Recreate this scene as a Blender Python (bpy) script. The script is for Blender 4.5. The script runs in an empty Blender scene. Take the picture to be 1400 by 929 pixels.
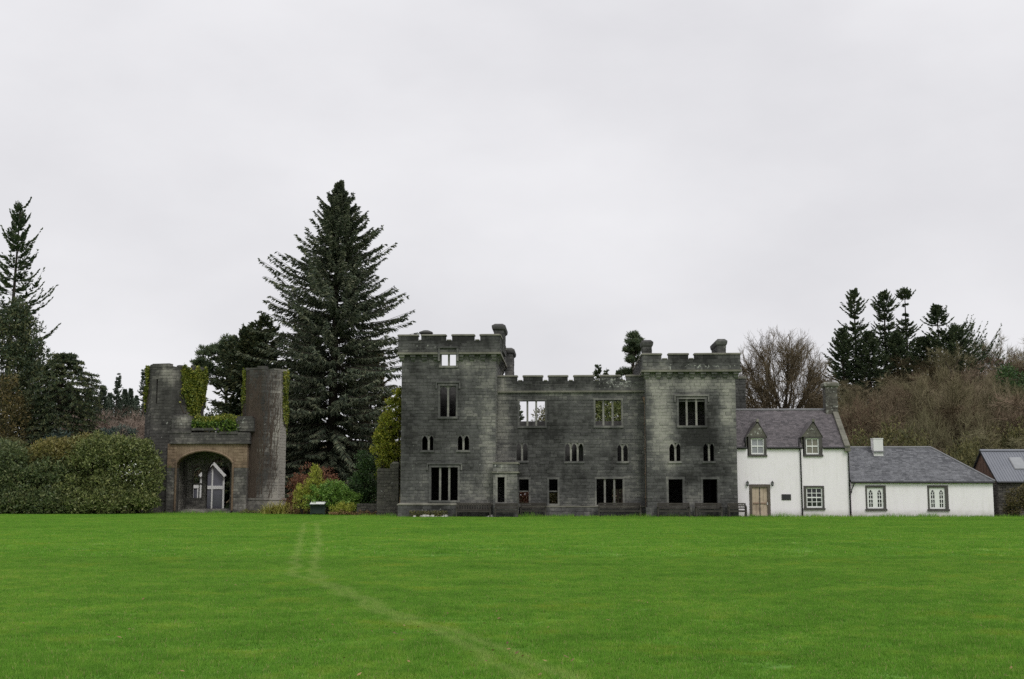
import bpy, math, random
import numpy as np
from mathutils import Vector, Matrix

SC = bpy.context.scene
COL = SC.collection
R = math.radians
rng = random.Random(7)

# ------------------------------------------------------------------ camera
FPX, CX, CY, CAMZ, PITCH = 1660.0, 700.0, 464.5, 1.6, R(7.2)
cam = bpy.data.objects.new("camera", bpy.data.cameras.new("camera"))
COL.objects.link(cam)
cam.location = (0, 0, CAMZ)
cam.rotation_euler = (R(90) + PITCH, 0, 0)
cam.data.sensor_width = 36.0
cam.data.lens = 36.0 * FPX / 1400.0
cam.data.clip_start = 0.1
cam.data.clip_end = 5000
SC.camera = cam

# ------------------------------------------------------------------ overcast sky
SUN_EL, SUN_AZ = R(48), R(28)          # azimuth measured from -Y (behind the camera) towards +X
world = bpy.data.worlds.new("World")
SC.world = world
world.use_nodes = True
nt = world.node_tree
for n in list(nt.nodes):
    nt.nodes.remove(n)
def WN(t, **k):
    n = nt.nodes.new(t)
    for a, b in k.items():
        setattr(n, a, b)
    return n
w_out = WN("ShaderNodeOutputWorld")
w_mix = WN("ShaderNodeMixShader")
w_sky = WN("ShaderNodeTexSky", sky_type='NISHITA', sun_disc=False, sun_elevation=SUN_EL, sun_rotation=math.pi - SUN_AZ)
w_hs = WN("ShaderNodeHueSaturation"); w_hs.inputs['Saturation'].default_value = 0.25
w_b1 = WN("ShaderNodeBackground"); w_b1.inputs['Strength'].default_value = 0.1
w_b2 = WN("ShaderNodeBackground"); w_b2.inputs['Strength'].default_value = 1.0
w_tc = WN("ShaderNodeTexCoord")
w_map = WN("ShaderNodeMapping"); w_map.inputs['Scale'].default_value = (1.0, 1.0, 2.0)
w_n = WN("ShaderNodeTexNoise"); w_n.inputs['Scale'].default_value = 3.0; w_n.inputs['Detail'].default_value = 6.0; w_n.inputs['Roughness'].default_value = 0.5
w_r = WN("ShaderNodeValToRGB")
w_r.color_ramp.elements[0].position = 0.30; w_r.color_ramp.elements[0].color = (0.690, 0.686, 0.716, 1)
w_r.color_ramp.elements[1].position = 0.72; w_r.color_ramp.elements[1].color = (0.860, 0.855, 0.880, 1)
w_sep = WN("ShaderNodeSeparateXYZ")
w_el = WN("ShaderNodeMapRange"); w_el.inputs['From Min'].default_value = 0.0; w_el.inputs['From Max'].default_value = 1.0
w_el.inputs['To Min'].default_value = 1.0; w_el.inputs['To Max'].default_value = 1.28
w_mul = WN("ShaderNodeVectorMath", operation='SCALE')
L = nt.links.new
L(w_tc.outputs['Generated'], w_map.inputs['Vector']); L(w_map.outputs['Vector'], w_n.inputs['Vector'])
L(w_n.outputs['Fac'], w_r.inputs['Fac'])
L(w_tc.outputs['Generated'], w_sep.inputs[0]); L(w_sep.outputs['Z'], w_el.inputs['Value'])
L(w_r.outputs['Color'], w_mul.inputs[0]); L(w_el.outputs['Result'], w_mul.inputs['Scale'])
L(w_mul.outputs[0], w_b2.inputs['Color'])
L(w_sky.outputs['Color'], w_hs.inputs['Color']); L(w_hs.outputs['Color'], w_b1.inputs['Color'])
w_mix.inputs['Fac'].default_value = 0.93
L(w_b1.outputs[0], w_mix.inputs[1]); L(w_b2.outputs[0], w_mix.inputs[2]); L(w_mix.outputs[0], w_out.inputs['Surface'])

sun_d = bpy.data.lights.new("sun", 'SUN')
sun_d.energy = 1.25; sun_d.angle = R(24); sun_d.color = (1.0, 0.975, 0.94)
sun = bpy.data.objects.new("sun", sun_d); COL.objects.link(sun)
sdir = Vector((math.sin(SUN_AZ) * math.cos(SUN_EL), -math.cos(SUN_AZ) * math.cos(SUN_EL), math.sin(SUN_EL)))
sun.rotation_euler = sdir.to_track_quat('Z', 'Y').to_euler()
sun.location = (20, -30, 60)

SC.view_settings.view_transform = 'Standard'
SC.view_settings.look = 'None'
SC.view_settings.exposure = 0.0
SC.view_settings.gamma = 1.0
SC.view_settings.use_curve_mapping = False
SC.render.engine = 'CYCLES'
SC.cycles.use_denoising = False
SC.cycles.use_adaptive_sampling = False
SC.cycles.max_bounces = 6
SC.cycles.diffuse_bounces = 3
SC.cycles.transparent_max_bounces = 8
SC.cycles.caustics_reflective = False
SC.cycles.caustics_refractive = False

# ------------------------------------------------------------------ pixel helpers (photograph px -> place)
def ray(px, py):
    x = (px - CX) / FPX; y = -(py - CY) / FPX
    return np.array([x, math.cos(PITCH) - math.sin(PITCH) * y, math.sin(PITCH) + math.cos(PITCH) * y])
def at(px, py, Y):
    d = ray(px, py)
    return d[0] * Y / d[1], CAMZ + d[2] * Y / d[1]          # x, z on the plane y = Y
def X(px, Y, py=690):
    return at(px, py, Y)[0]
def Z(py, Y):
    return at(700, py, Y)[1]
def ground(px, py):
    d = ray(px, py); t = -CAMZ / d[2]
    return d[0] * t, d[1] * t

class Frame:
    """A building's own axes: u along its front, v back from it, z up."""
    def __init__(s, x, y, deg):
        s.x, s.y, s.th = x, y, R(deg)
        s.c, s.s = math.cos(s.th), math.sin(s.th)
    def at(s, px, py, v=0.0):
        d = ray(px, py)
        ud = s.c * d[0] - s.s * d[1]; vd = s.s * d[0] + s.c * d[1]
        uc = s.c * (-s.x) - s.s * (-s.y); vc = s.s * (-s.x) + s.c * (-s.y)
        t = (v - vc) / vd
        return uc + t * ud, CAMZ + t * d[2]
    def U(s, px, v=0.0, py=620):
        return s.at(px, py, v)[0]
    def H(s, py, v=0.0, px=780):
        return s.at(px, py, v)[1]
    def w(s, u, v, z=0.0):
        return (s.x + s.c * u + s.s * v, s.y - s.s * u + s.c * v, z)

# ------------------------------------------------------------------ objects
def tag(o, label=None, cat=None, group=None, kind=None):
    if label: o['label'] = label
    if cat: o['category'] = cat
    if group: o['group'] = group
    if kind: o['kind'] = kind
    return o
def empty(name, loc=(0, 0, 0), rz=0.0, label=None, cat=None, group=None):
    o = bpy.data.objects.new(name, None); COL.objects.link(o)
    o.location = loc; o.rotation_euler = (0, 0, rz); o.empty_display_size = 0.3
    return tag(o, label, cat, group)
def copy_tree(o, parent=None):
    c = o.copy(); COL.objects.link(c)
    if parent is not None: c.parent = parent
    for ch in list(o.children):
        copy_tree(ch, c)
    return c
def link_mesh(name, me, parent=None):
    o = bpy.data.objects.new(name, me); COL.objects.link(o)
    if parent is not None: o.parent = parent
    return o

class MB:
    """Collects geometry, links it as ONE mesh object."""
    def __init__(s, T=None):
        s.v = []; s.f = []; s.T = T; s.chunks = []
    def p(s, a, b, c):
        s.v.append(s.T(a, b, c) if s.T else (a, b, c)); return len(s.v) - 1
    def face(s, pts):
        s.f.append([s.p(*q) for q in pts])
    def box(s, x0, x1, y0, y1, z0, z1, bev=0.0):
        if x0 > x1: x0, x1 = x1, x0
        if y0 > y1: y0, y1 = y1, y0
        if z0 > z1: z0, z1 = z1, z0
        i = [s.p(x, y, z) for z in (z0, z1) for y in (y0, y1) for x in (x0, x1)]
        for q in ((0, 2, 3, 1), (4, 5, 7, 6), (0, 1, 5, 4), (2, 6, 7, 3), (0, 4, 6, 2), (1, 3, 7, 5)):
            s.f.append([i[k] for k in q])
    def frus(s, x0, x1, y0, y1, z0, z1, i0):
        """box whose top is inset by i0 on every side"""
        b = [(x0, y0, z0), (x1, y0, z0), (x1, y1, z0), (x0, y1, z0)]
        t = [(x0 + i0, y0 + i0, z1), (x1 - i0, y0 + i0, z1), (x1 - i0, y1 - i0, z1), (x0 + i0, y1 - i0, z1)]
        s.loft([b, t])
    def loft(s, rings, cap=True):
        ids = [[s.p(*q) for q in r] for r in rings]; n = len(ids[0])
        for a, b in zip(ids[:-1], ids[1:]):
            for k in range(n):
                s.f.append([a[k], a[(k + 1) % n], b[(k + 1) % n], b[k]])
        if cap:
            s.f.append(ids[0][::-1]); s.f.append(ids[-1])
    def prism(s, poly, t0, t1):
        """polygon in (a, z) extruded through depth t0..t1"""
        A = [s.p(a, t0, z) for a, z in poly]; B = [s.p(a, t1, z) for a, z in poly]; n = len(poly)
        s.f.append(A[::-1]); s.f.append(B)
        for k in range(n):
            s.f.append([A[k], A[(k + 1) % n], B[(k + 1) % n], B[k]])
    def tube(s, pts, rad, n=6, cap=True):
        pts = [Vector(q) for q in pts]
        if not hasattr(rad, '__len__'): rad = [rad] * len(pts)
        prev = None; rings = []
        for k, q in enumerate(pts):
            d = (pts[min(k + 1, len(pts) - 1)] - pts[max(k - 1, 0)])
            d = d.normalized() if d.length > 1e-9 else Vector((0, 0, 1))
            if prev is None:
                ref = Vector((1, 0, 0)) if abs(d.x) < .8 else Vector((0, 1, 0))
                a = d.cross(ref).normalized()
            else:
                a = (prev - d * prev.dot(d)); a = a.normalized() if a.length > 1e-6 else d.orthogonal().normalized()
            prev = a; b = d.cross(a)
            rings.append([tuple(q + (a * math.cos(6.2832 * j / n) + b * math.sin(6.2832 * j / n)) * rad[k]) for j in range(n)])
        s.loft(rings, cap)
    def mesh(s, name, smooth=False):
        me = bpy.data.meshes.new(name)
        if s.v:
            me.from_pydata(s.v, [], s.f)
        if smooth:
            me.polygons.foreach_set('use_smooth', [True] * len(me.polygons))
        me.update()
        return me
    def build(s, name, mat, parent=None, smooth=False, tone=None):
        me = s.mesh(name, smooth)
        me.materials.append(mat)
        if tone is not None:
            add_tone(me, tone)
        return link_mesh(name, me, parent)

def add_tone(me, fn):
    """weathering of the stone: r = how pale the stone is, with lit gatehouse faces painted in; g = lichen"""
    at_ = me.color_attributes.new("weather_light", 'FLOAT_COLOR', 'POINT')
    buf = np.zeros((len(me.vertices), 4), np.float32); buf[:, 3] = 1
    for i, v in enumerate(me.vertices):
        t, l = fn(v.co.x, v.co.y, v.co.z)
        buf[i, 0] = t; buf[i, 1] = l
    at_.data.foreach_set('color', buf.ravel())

def quads_mesh(name, Q, mat, smooth=False):
    """Q: (n, 4, 3) or (n, 3, 3) array -> a mesh of loose faces"""
    Q = np.asarray(Q, np.float32); n, k = Q.shape[0], Q.shape[1]
    me = bpy.data.meshes.new(name)
    me.vertices.add(n * k); me.vertices.foreach_set('co', Q.ravel())
    me.loops.add(n * k); me.loops.foreach_set('vertex_index', np.arange(n * k, dtype=np.int32))
    me.polygons.add(n)
    me.polygons.foreach_set('loop_start', np.arange(0, n * k, k, dtype=np.int32))
    try: me.polygons.foreach_set('loop_total', np.full(n, k, np.int32))
    except Exception: pass
    me.update(calc_edges=True)
    me.materials.append(mat)
    return me

# ------------------------------------------------------------------ materials
class MT:
    def __init__(s, name, rough=0.8, spec=0.3):
        s.m = bpy.data.materials.new(name); s.m.use_nodes = True
        s.t = s.m.node_tree; s.b = s.t.nodes['Principled BSDF']
        s.b.inputs['Roughness'].default_value = rough
        s.b.inputs['Specular IOR Level'].default_value = spec
        s.out = s.t.nodes['Material Output']
    def n(s, ty, **k):
        o = s.t.nodes.new(ty)
        for a, b in k.items(): setattr(o, a, b)
        return o
    def l(s, a, b): s.t.links.new(a, b)
    def coord(s, kind='Object', scale=(1, 1, 1)):
        tc = s.n('ShaderNodeTexCoord'); mp = s.n('ShaderNodeMapping'); mp.inputs['Scale'].default_value = scale
        s.l(tc.outputs[kind], mp.inputs['Vector']); return mp.outputs['Vector']
    def noise(s, vec, scale, detail=4, rough=.55, dist=0.0):
        o = s.n('ShaderNodeTexNoise'); o.inputs['Scale'].default_value = scale; o.inputs['Detail'].default_value = detail
        o.inputs['Roughness'].default_value = rough; o.inputs['Distortion'].default_value = dist
        s.l(vec, o.inputs['Vector']); return o.outputs['Fac']
    def ramp(s, fac, stops, interp='LINEAR'):
        o = s.n('ShaderNodeValToRGB'); cr = o.color_ramp; cr.interpolation = interp
        while len(cr.elements) < len(stops): cr.elements.new(0.5)
        for e, (p, c) in zip(cr.elements, stops):
            e.position = p; e.color = (c[0], c[1], c[2], 1) if hasattr(c, '__len__') else (c, c, c, 1)
        s.l(fac, o.inputs['Fac']); return o.outputs['Color']
    def math(s, op, a, b=None, clamp=False):
        o = s.n('ShaderNodeMath', operation=op, use_clamp=clamp)
        for i, x in enumerate((a, b)):
            if x is None: continue
            if hasattr(x, 'node'): s.l(x, o.inputs[i])
            else: o.inputs[i].default_value = x
        return o.outputs[0]
    def mix(s, fac, a, b, mode='MIX'):
        o = s.n('ShaderNodeMix', data_type='RGBA', blend_type=mode)
        for inp, x in ((o.inputs['Factor'], fac), (o.inputs['A'], a), (o.inputs['B'], b)):
            if hasattr(x, 'node'): s.l(x, inp)
            elif hasattr(x, '__len__'): inp.default_value = (x[0], x[1], x[2], 1)
            else: inp.default_value = x
        return o.outputs['Result']
    def color(s, c):
        if hasattr(c, 'node'): s.l(c, s.b.inputs['Base Color'])
        else: s.b.inputs['Base Color'].default_value = (c[0], c[1], c[2], 1)
    def bump(s, h, strength=.4, dist=.02):
        o = s.n('ShaderNodeBump'); o.inputs['Strength'].default_value = strength; o.inputs['Distance'].default_value = dist
        s.l(h, o.inputs['Height']); s.l(o.outputs['Normal'], s.b.inputs['Normal'])
    def island(s):
        return s.n('ShaderNodeNewGeometry').outputs['Random Per Island']
    def objrand(s):
        return s.n('ShaderNodeObjectInfo').outputs['Random']

def plain(name, c, rough=.7, var=.25, scale=3.0, metal=0.0, spec=.3, bump=0.0):
    m = MT(name, rough, spec); v = m.coord('Object')
    f = m.noise(v, scale, 5)
    m.color(m.mix(f, tuple(x * (1 - var) for x in c), tuple(x * (1 + var) for x in c)))
    m.b.inputs['Metallic'].default_value = metal
    if bump: m.bump(m.noise(v, scale * 8, 4), bump, .02)
    return m.m

def stone_mat(name, dark, mid, light, default=None, streak=1.0, lichen=(.42, .43, .39)):
    """weathered ashlar: tone attribute + noise choose between black-stained, grey and clean stone; white lichen spots"""
    m = MT(name, .9, .2)
    v = m.coord('Object'); vs = m.coord('Object', (1.2, 1.2, .22)); vh = m.coord('Object', (1.3, 1.3, 5.0))
    at_ = m.n('ShaderNodeAttribute', attribute_name='weather_light'); sp = m.n('ShaderNodeSeparateColor'); m.l(at_.outputs['Color'], sp.inputs[0])
    n1 = m.noise(v, .55, 6, .6); n2 = m.noise(vs, .9, 5, .6); n3 = m.noise(v, 4.5, 5, .65); n4 = m.noise(vh, 1.5, 4, .6)
    isl = m.island()
    t = sp.outputs[0] if default is None else default
    a = m.math('MULTIPLY_ADD', m.math('SUBTRACT', n1, .5), .9); a.node.inputs[2].default_value = 0
    s_ = m.math('ADD', t, a)
    s_ = m.math('ADD', s_, m.math('MULTIPLY', m.math('SUBTRACT', n2, .5), .75 * streak))
    s_ = m.math('ADD', s_, m.math('MULTIPLY', m.math('SUBTRACT', n3, .5), .5))
    s_ = m.math('ADD', s_, m.math('MULTIPLY', m.math('SUBTRACT', n4, .5), .42))
    s_ = m.math('ADD', s_, m.math('MULTIPLY', m.math('SUBTRACT', isl, .5), .24))
    c = m.ramp(s_, [(0.0, dark), (.45, mid), (1.0, light)])
    # greenish / brownish drift
    c = m.mix(m.math('MULTIPLY', m.noise(v, .8, 3), .35), c, m.mix(.4, c, (.09, .085, .06)))
    g = m.noise(v, 5.5, 6, .62, .6)
    lic = m.ramp(m.math('ADD', g, m.math('MULTIPLY', sp.outputs[1], .22)), [(.70, 0), (.755, .9)])
    c = m.mix(lic, c, lichen)
    m.color(c)
    m.bump(m.math('ADD', n3, m.math('MULTIPLY', m.noise(v, 22, 3), .6)), .55, .03)
    return m.m

def leaf_mat(name, c0, c1, c2, trans=.22, rough=.55, big=.35, spec=.3, gain=1.8):
    """c0 dark, c1 common, c2 light; per leaf and per clump"""
    c0, c1, c2 = (tuple(min(.6, x * gain) for x in c) for c in (c0, c1, c2))
    m = MT(name, rough, spec); v = m.coord('Object')
    n = m.noise(v, big, 3, .6); n2 = m.noise(v, big * 4, 2)
    f = m.math('ADD', m.math('MULTIPLY', m.island(), .55), m.math('MULTIPLY', m.math('ADD', n, n2), .45))
    f = m.math('MULTIPLY_ADD', m.math('SUBTRACT', f, .72), 1.5); f.node.inputs[2].default_value = .5
    c = m.ramp(f, [(0.0, c0), (.5, c1), (1.0, c2)])
    m.color(c)
    if trans:
        tr = m.n('ShaderNodeBsdfTranslucent'); mx = m.n('ShaderNodeMixShader'); mx.inputs[0].default_value = trans
        m.l(c, tr.inputs['Color']); m.l(m.b.outputs[0], mx.inputs[1]); m.l(tr.outputs[0], mx.inputs[2]); m.l(mx.outputs[0], m.out.inputs['Surface'])
    return m.m

def bark_mat(name, c0, c1, objvar=.0, alt=None):
    m = MT(name, .9, .15); v = m.coord('Object')
    c = m.mix(m.noise(v, 1.5, 5), c0, c1)
    c = m.mix(m.math('MULTIPLY', m.island(), .45), c, c1)
    if alt is not None:
        c = m.mix(m.math('MULTIPLY', m.objrand(), objvar), c, alt)
    m.color(c); return m.m

STONE = stone_mat("castle_stone", (.026, .026, .0265), (.108, .107, .105), (.35, .338, .30))
STONE_PALE = stone_mat("dressed_stone", (.05, .05, .045), (.13, .125, .105), (.25, .235, .19), default=.5, streak=.6)
STONE_IN = stone_mat("interior_stone", (.03, .03, .026), (.10, .09, .075), (.20, .18, .15), default=.45)
GATE_DARK = stone_mat("gatehouse_stone", (.026, .025, .025), (.082, .079, .074), (.36, .34, .30))
GATE_RED = stone_mat("red_sandstone", (.05, .04, .032), (.19, .135, .09), (.38, .29, .20))
RUBBLE = stone_mat("rubble_stone", (.03, .03, .028), (.09, .085, .075), (.22, .205, .17), default=.5)

def render_mat():
    m = MT("white_harling", .9, .15); v = m.coord('Object'); vs = m.coord('Object', (3, 3, .25))
    c = m.mix(m.noise(vs, .9, 5, .6), (.87, .82, .855), (.93, .885, .915))
    dirt = m.ramp(m.noise(vs, 1.6, 6, .65), [(.52, 0), (.76, .26)])
    c = m.mix(dirt, c, (.52, .50, .45))
    c = m.mix(m.ramp(m.noise(v, .7, 6, .7), [(.5, 0), (.72, .2)]), c, (.62, .58, .52))
    sz = m.n('ShaderNodeSeparateXYZ'); m.l(v, sz.inputs[0])
    low = m.math('MULTIPLY', m.ramp(sz.outputs['Z'], [(0.0, 1.0), (.10, 0.0)]), m.noise(v, 2.5, 4))
    low = m.ramp(m.math('MULTIPLY', m.math('SUBTRACT', .55, sz.outputs['Z'], True), m.noise(v, 2.2, 5)), [(.02, 0), (.3, .7)])
    c = m.mix(low, c, (.36, .37, .29))
    m.color(c); m.bump(m.noise(v, 38, 3), .35, .015); return m.m
WHITE = render_mat()
def slate_mat(name, a, b, lich):
    m = MT(name, .62, .4); v = m.coord('Object')
    c = m.mix(m.island(), a, b)
    c = m.mix(m.ramp(m.noise(v, .9, 5), [(.45, 0), (.75, .5)]), c, tuple(x * 1.35 for x in b))
    c = m.mix(m.ramp(m.noise(v, 9, 3), [(.62, 0), (.72, .7)]), c, lich)
    m.color(c); m.bump(m.noise(v, 30, 3), .3, .01); return m.m
SLATE = slate_mat("purple_slate", (.060, .054, .058), (.145, .128, .134), (.17, .17, .14))
SLATE_B = slate_mat("grey_slate", (.070, .072, .080), (.165, .168, .180), (.19, .19, .17))
LEAD = plain("lead", (.20, .20, .21), .6, .2)
COPING = stone_mat("coping_stone", (.06, .06, .05), (.15, .145, .12), (.30, .29, .24), default=.55)
CHIM_W = plain("painted_chimney", (.72, .72, .70), .9, .08, 5, bump=.3)
IRON = plain("black_iron", (.018, .018, .019), .5, .2)
RUST = plain("rusty_pipe", (.24, .165, .12), .8, .5, 2.0)
FRAME_D = plain("dark_window_stone", (.085, .080, .074), .85, .35, 4, bump=.3)
PAINT_W = plain("white_paint", (.80, .80, .78), .45, .04)
SLATE_PLQ = plain("plaque_slate", (.035, .034, .036), .5, .2)
def glass_mat(name, c, rough=.06):
    m = MT(name, rough, .6); v = m.coord('Object')
    m.color(m.mix(m.noise(v, 1.2, 3), tuple(x * .6 for x in c), tuple(x * 1.4 for x in c))); return m.m
GLASS = glass_mat("dark_glass", (.012, .013, .014))
GLASS_C = glass_mat("curtained_glass", (.17, .16, .12), .15)
GLASS_B = glass_mat("blind_glass", (.26, .27, .28), .12)
GLASS_M = glass_mat("tinted_glass", (.10, .10, .125), .08)
def wood_mat(name, a, b, c3, sc=(9, 9, .7)):
    m = MT(name, .75, .25); v = m.coord('Object', sc)
    c = m.mix(m.noise(v, 1.5, 6, .65), a, b); c = m.mix(m.ramp(m.noise(m.coord('Object'), 2.2, 5), [(.5, 0), (.75, .8)]), c, c3)
    m.color(c); m.bump(m.noise(v, 5, 3), .2, .01); return m.m
DOOR_W = wood_mat("bare_door_timber", (.40, .31, .22), (.62, .51, .40), (.24, .18, .13))
DOOR_F = wood_mat("weathered_door_frame", (.075, .062, .052), (.16, .135, .11), (.06, .05, .04))
BENCH_W = wood_mat("weathered_bench_timber", (.030, .027, .023), (.070, .062, .052), (.10, .095, .08))
BARN_W = wood_mat("brown_barn_boards", (.085, .048, .033), (.19, .115, .08), (.07, .05, .04))
def roof_metal():
    m = MT("grey_metal_roof", .45, .4); v = m.coord('Object')
    m.color(m.mix(m.noise(v, 1.0, 5), (.155, .165, .19), (.225, .235, .26))); m.b.inputs['Metallic'].default_value = .15; return m.m
METAL = roof_metal()

G_RHODO = leaf_mat("rhododendron_leaves", (.017, .024, .009), (.062, .078, .024), (.140, .145, .055), 0.2, .42, gain=2.2)
G_RHODO_Y = leaf_mat("yellowing_leaves", (.045, .050, .014), (.125, .115, .035), (.20, .165, .06), .15, .45, gain=1.5)
G_RHODO_D = leaf_mat("dull_leaves", (.018, .028, .012), (.050, .068, .026), (.10, .105, .045), 0.2, .45, gain=2.1)
G_SPRUCE = leaf_mat("spruce_needles", (.009, .012, .009), (.028, .036, .023), (.070, .072, .046), 0.3, .6, .22, gain=4.2)
G_FIR = leaf_mat("fir_needles", (.010, .016, .009), (.026, .038, .020), (.060, .070, .034), 0.3, .6, .25, gain=3.2)
G_DARK = leaf_mat("dark_evergreen", (.006, .010, .006), (.020, .029, .015), (.055, .055, .024), 0.25, .6, .3, gain=3.3)
G_RUSTY = leaf_mat("rusty_evergreen", (.014, .014, .007), (.045, .040, .017), (.10, .075, .028), 0.25, .6, .4, gain=2.3)
G_BLUE = leaf_mat("bluish_evergreen", (.008, .014, .013), (.026, .042, .036), (.065, .082, .062), 0.25, .6, .4, gain=2.4)
G_PINE = leaf_mat("pine_needles", (.009, .015, .009), (.030, .044, .022), (.070, .082, .040), 0.3, .6, .5, gain=2.9)
G_IVY = leaf_mat("ivy_leaves", (.030, .045, .008), (.105, .135, .020), (.235, .225, .035), .2, .5, .6, gain=1.45)
G_IVYG = leaf_mat("green_ivy_leaves", (.016, .040, .006), (.055, .105, .014), (.14, .19, .03), .2, .5, .7, gain=1.5)
G_GOLD = leaf_mat("golden_creeper", (.035, .042, .008), (.130, .150, .018), (.26, .235, .035), .2, .5, .5, gain=1.9)
G_YEL = leaf_mat("yellow_conifer", (.055, .070, .010), (.185, .205, .030), (.32, .32, .06), .2, .5, .6, gain=1.8)
G_BRIGHT = leaf_mat("bright_shrub", (.022, .050, .008), (.070, .130, .022), (.14, .21, .045), .2, .45, .6, gain=2.2)
G_BUSH = leaf_mat("dark_bush", (.007, .016, .006), (.022, .045, .014), (.055, .085, .028), 0.25, .45, .6, gain=2.2)
G_RED = leaf_mat("russet_shrub", (.040, .018, .012), (.115, .048, .028), (.19, .095, .05), .15, .6, .8, gain=1.6)
G_FERN = leaf_mat("dead_bracken", (.050, .030, .014), (.130, .078, .036), (.22, .15, .07), .15, .7, .8)
G_FLAX = leaf_mat("flax_blades", (.070, .070, .012), (.21, .185, .045), (.40, .33, .10), .2, .5, 1.0, gain=1.8)
G_MOSSY = leaf_mat("mossy_understorey", (.022, .026, .010), (.070, .070, .026), (.125, .112, .045), .15, .6, .3)
G_FAR = leaf_mat("far_conifer", (.012, .018, .013), (.030, .042, .030), (.060, .072, .052), 0.25, .6, .2, gain=3.4)  # needles painted lighter to stand in for distance haze
BARK_D = bark_mat("dark_bark", (.022, .018, .014), (.060, .050, .040))
BARK_G = bark_mat("grey_bark", (.060, .052, .044), (.120, .108, .092))
BARK_M = bark_mat("mossy_bark", (.11, .10, .055), (.27, .245, .15))
TWIG = bark_mat("bare_twigs", (.080, .062, .038), (.16, .128, .080))
def thicket_mat():
    m = MT("thicket_twigs", .9, .15); v = m.coord('Object')
    c = m.ramp(m.objrand(), [(.0, (.105, .078, .050)), (.22, (.20, .155, .10)), (.42, (.125, .120, .055)), (.60, (.25, .20, .14)), (.78, (.155, .095, .065)), (1.0, (.17, .165, .085))])
    c = m.mix(m.math('MULTIPLY', m.noise(v, 1.5, 4), .5), c, m.mix(.5, c, (.05, .04, .03)))
    c = m.mix(m.math('MULTIPLY', m.island(), .35), c, (.28, .235, .165))
    m.color(c); return m.m
TWIG_H = thicket_mat()
TWIG_R = bark_mat("reddish_twigs", (.10, .066, .046), (.19, .13, .09))
TWIG_P = bark_mat("pale_twigs", (.13, .115, .10), (.22, .195, .17))
TWIG_S = bark_mat("scrub_twigs", (.16, .12, .095), (.27, .215, .175))
VINE = bark_mat("vine_stems", (.040, .030, .024), (.115, .090, .072))
FLECK_W = plain("white_flecks", (.75, .75, .70), .6, .05)

# ------------------------------------------------------------------ ground, lawn, hill
def smooth(t):
    t = np.clip(t, 0, 1); return t * t * (3 - 2 * t)
def hill_z(x, y):
    """height of the wooded ground behind the buildings"""
    x = np.asarray(x, float); y = np.asarray(y, float)
    h = 11.5 * smooth((y - 98) / 48) * smooth((x - 17) / 20)
    h = h + 12.0 * smooth((y - 150) / 110) * smooth((-x + 4) / 25)
    h = h + .5 * np.sin(x * .31 + y * .17) * smooth((y - 105) / 20)
    return h

def track(pts):
    g = [ground(*p) for p in pts]; g.sort(key=lambda q: q[1])
    return g
TR_A = track([(416, 716), (410, 740), (401, 778), (404, 788), (440, 800), (520, 838), (600, 868), (660, 900), (712, 929), (760, 960)])
TR_B = track([(432, 716), (437, 740), (428, 778), (436, 794), (480, 812), (560, 848), (640, 872), (720, 902), (780, 929), (830, 955)])
Y0, Y1 = 7.0, 95.0
def float_curve(m, fac, pts):
    o = m.n('ShaderNodeFloatCurve'); cu = o.mapping.curves[0]
    xs = [((y - Y0) / (Y1 - Y0), (x + 30) / 60) for x, y in pts]
    xs = [q for q in xs if 0 < q[0] < 1]
    cu.points[0].location = (0, xs[0][1] + (xs[0][1] - xs[1][1]) / (xs[1][0] - xs[0][0]) * xs[0][0]); cu.points[1].location = (1, xs[-1][1])
    for a, b in xs: cu.points.new(a, b)
    for p in cu.points: p.handle_type = 'VECTOR'
    o.mapping.use_clip = False; o.mapping.update()
    m.l(fac, o.inputs['Value']); return m.math('MULTIPLY_ADD', o.outputs[0], 60.0)

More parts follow.
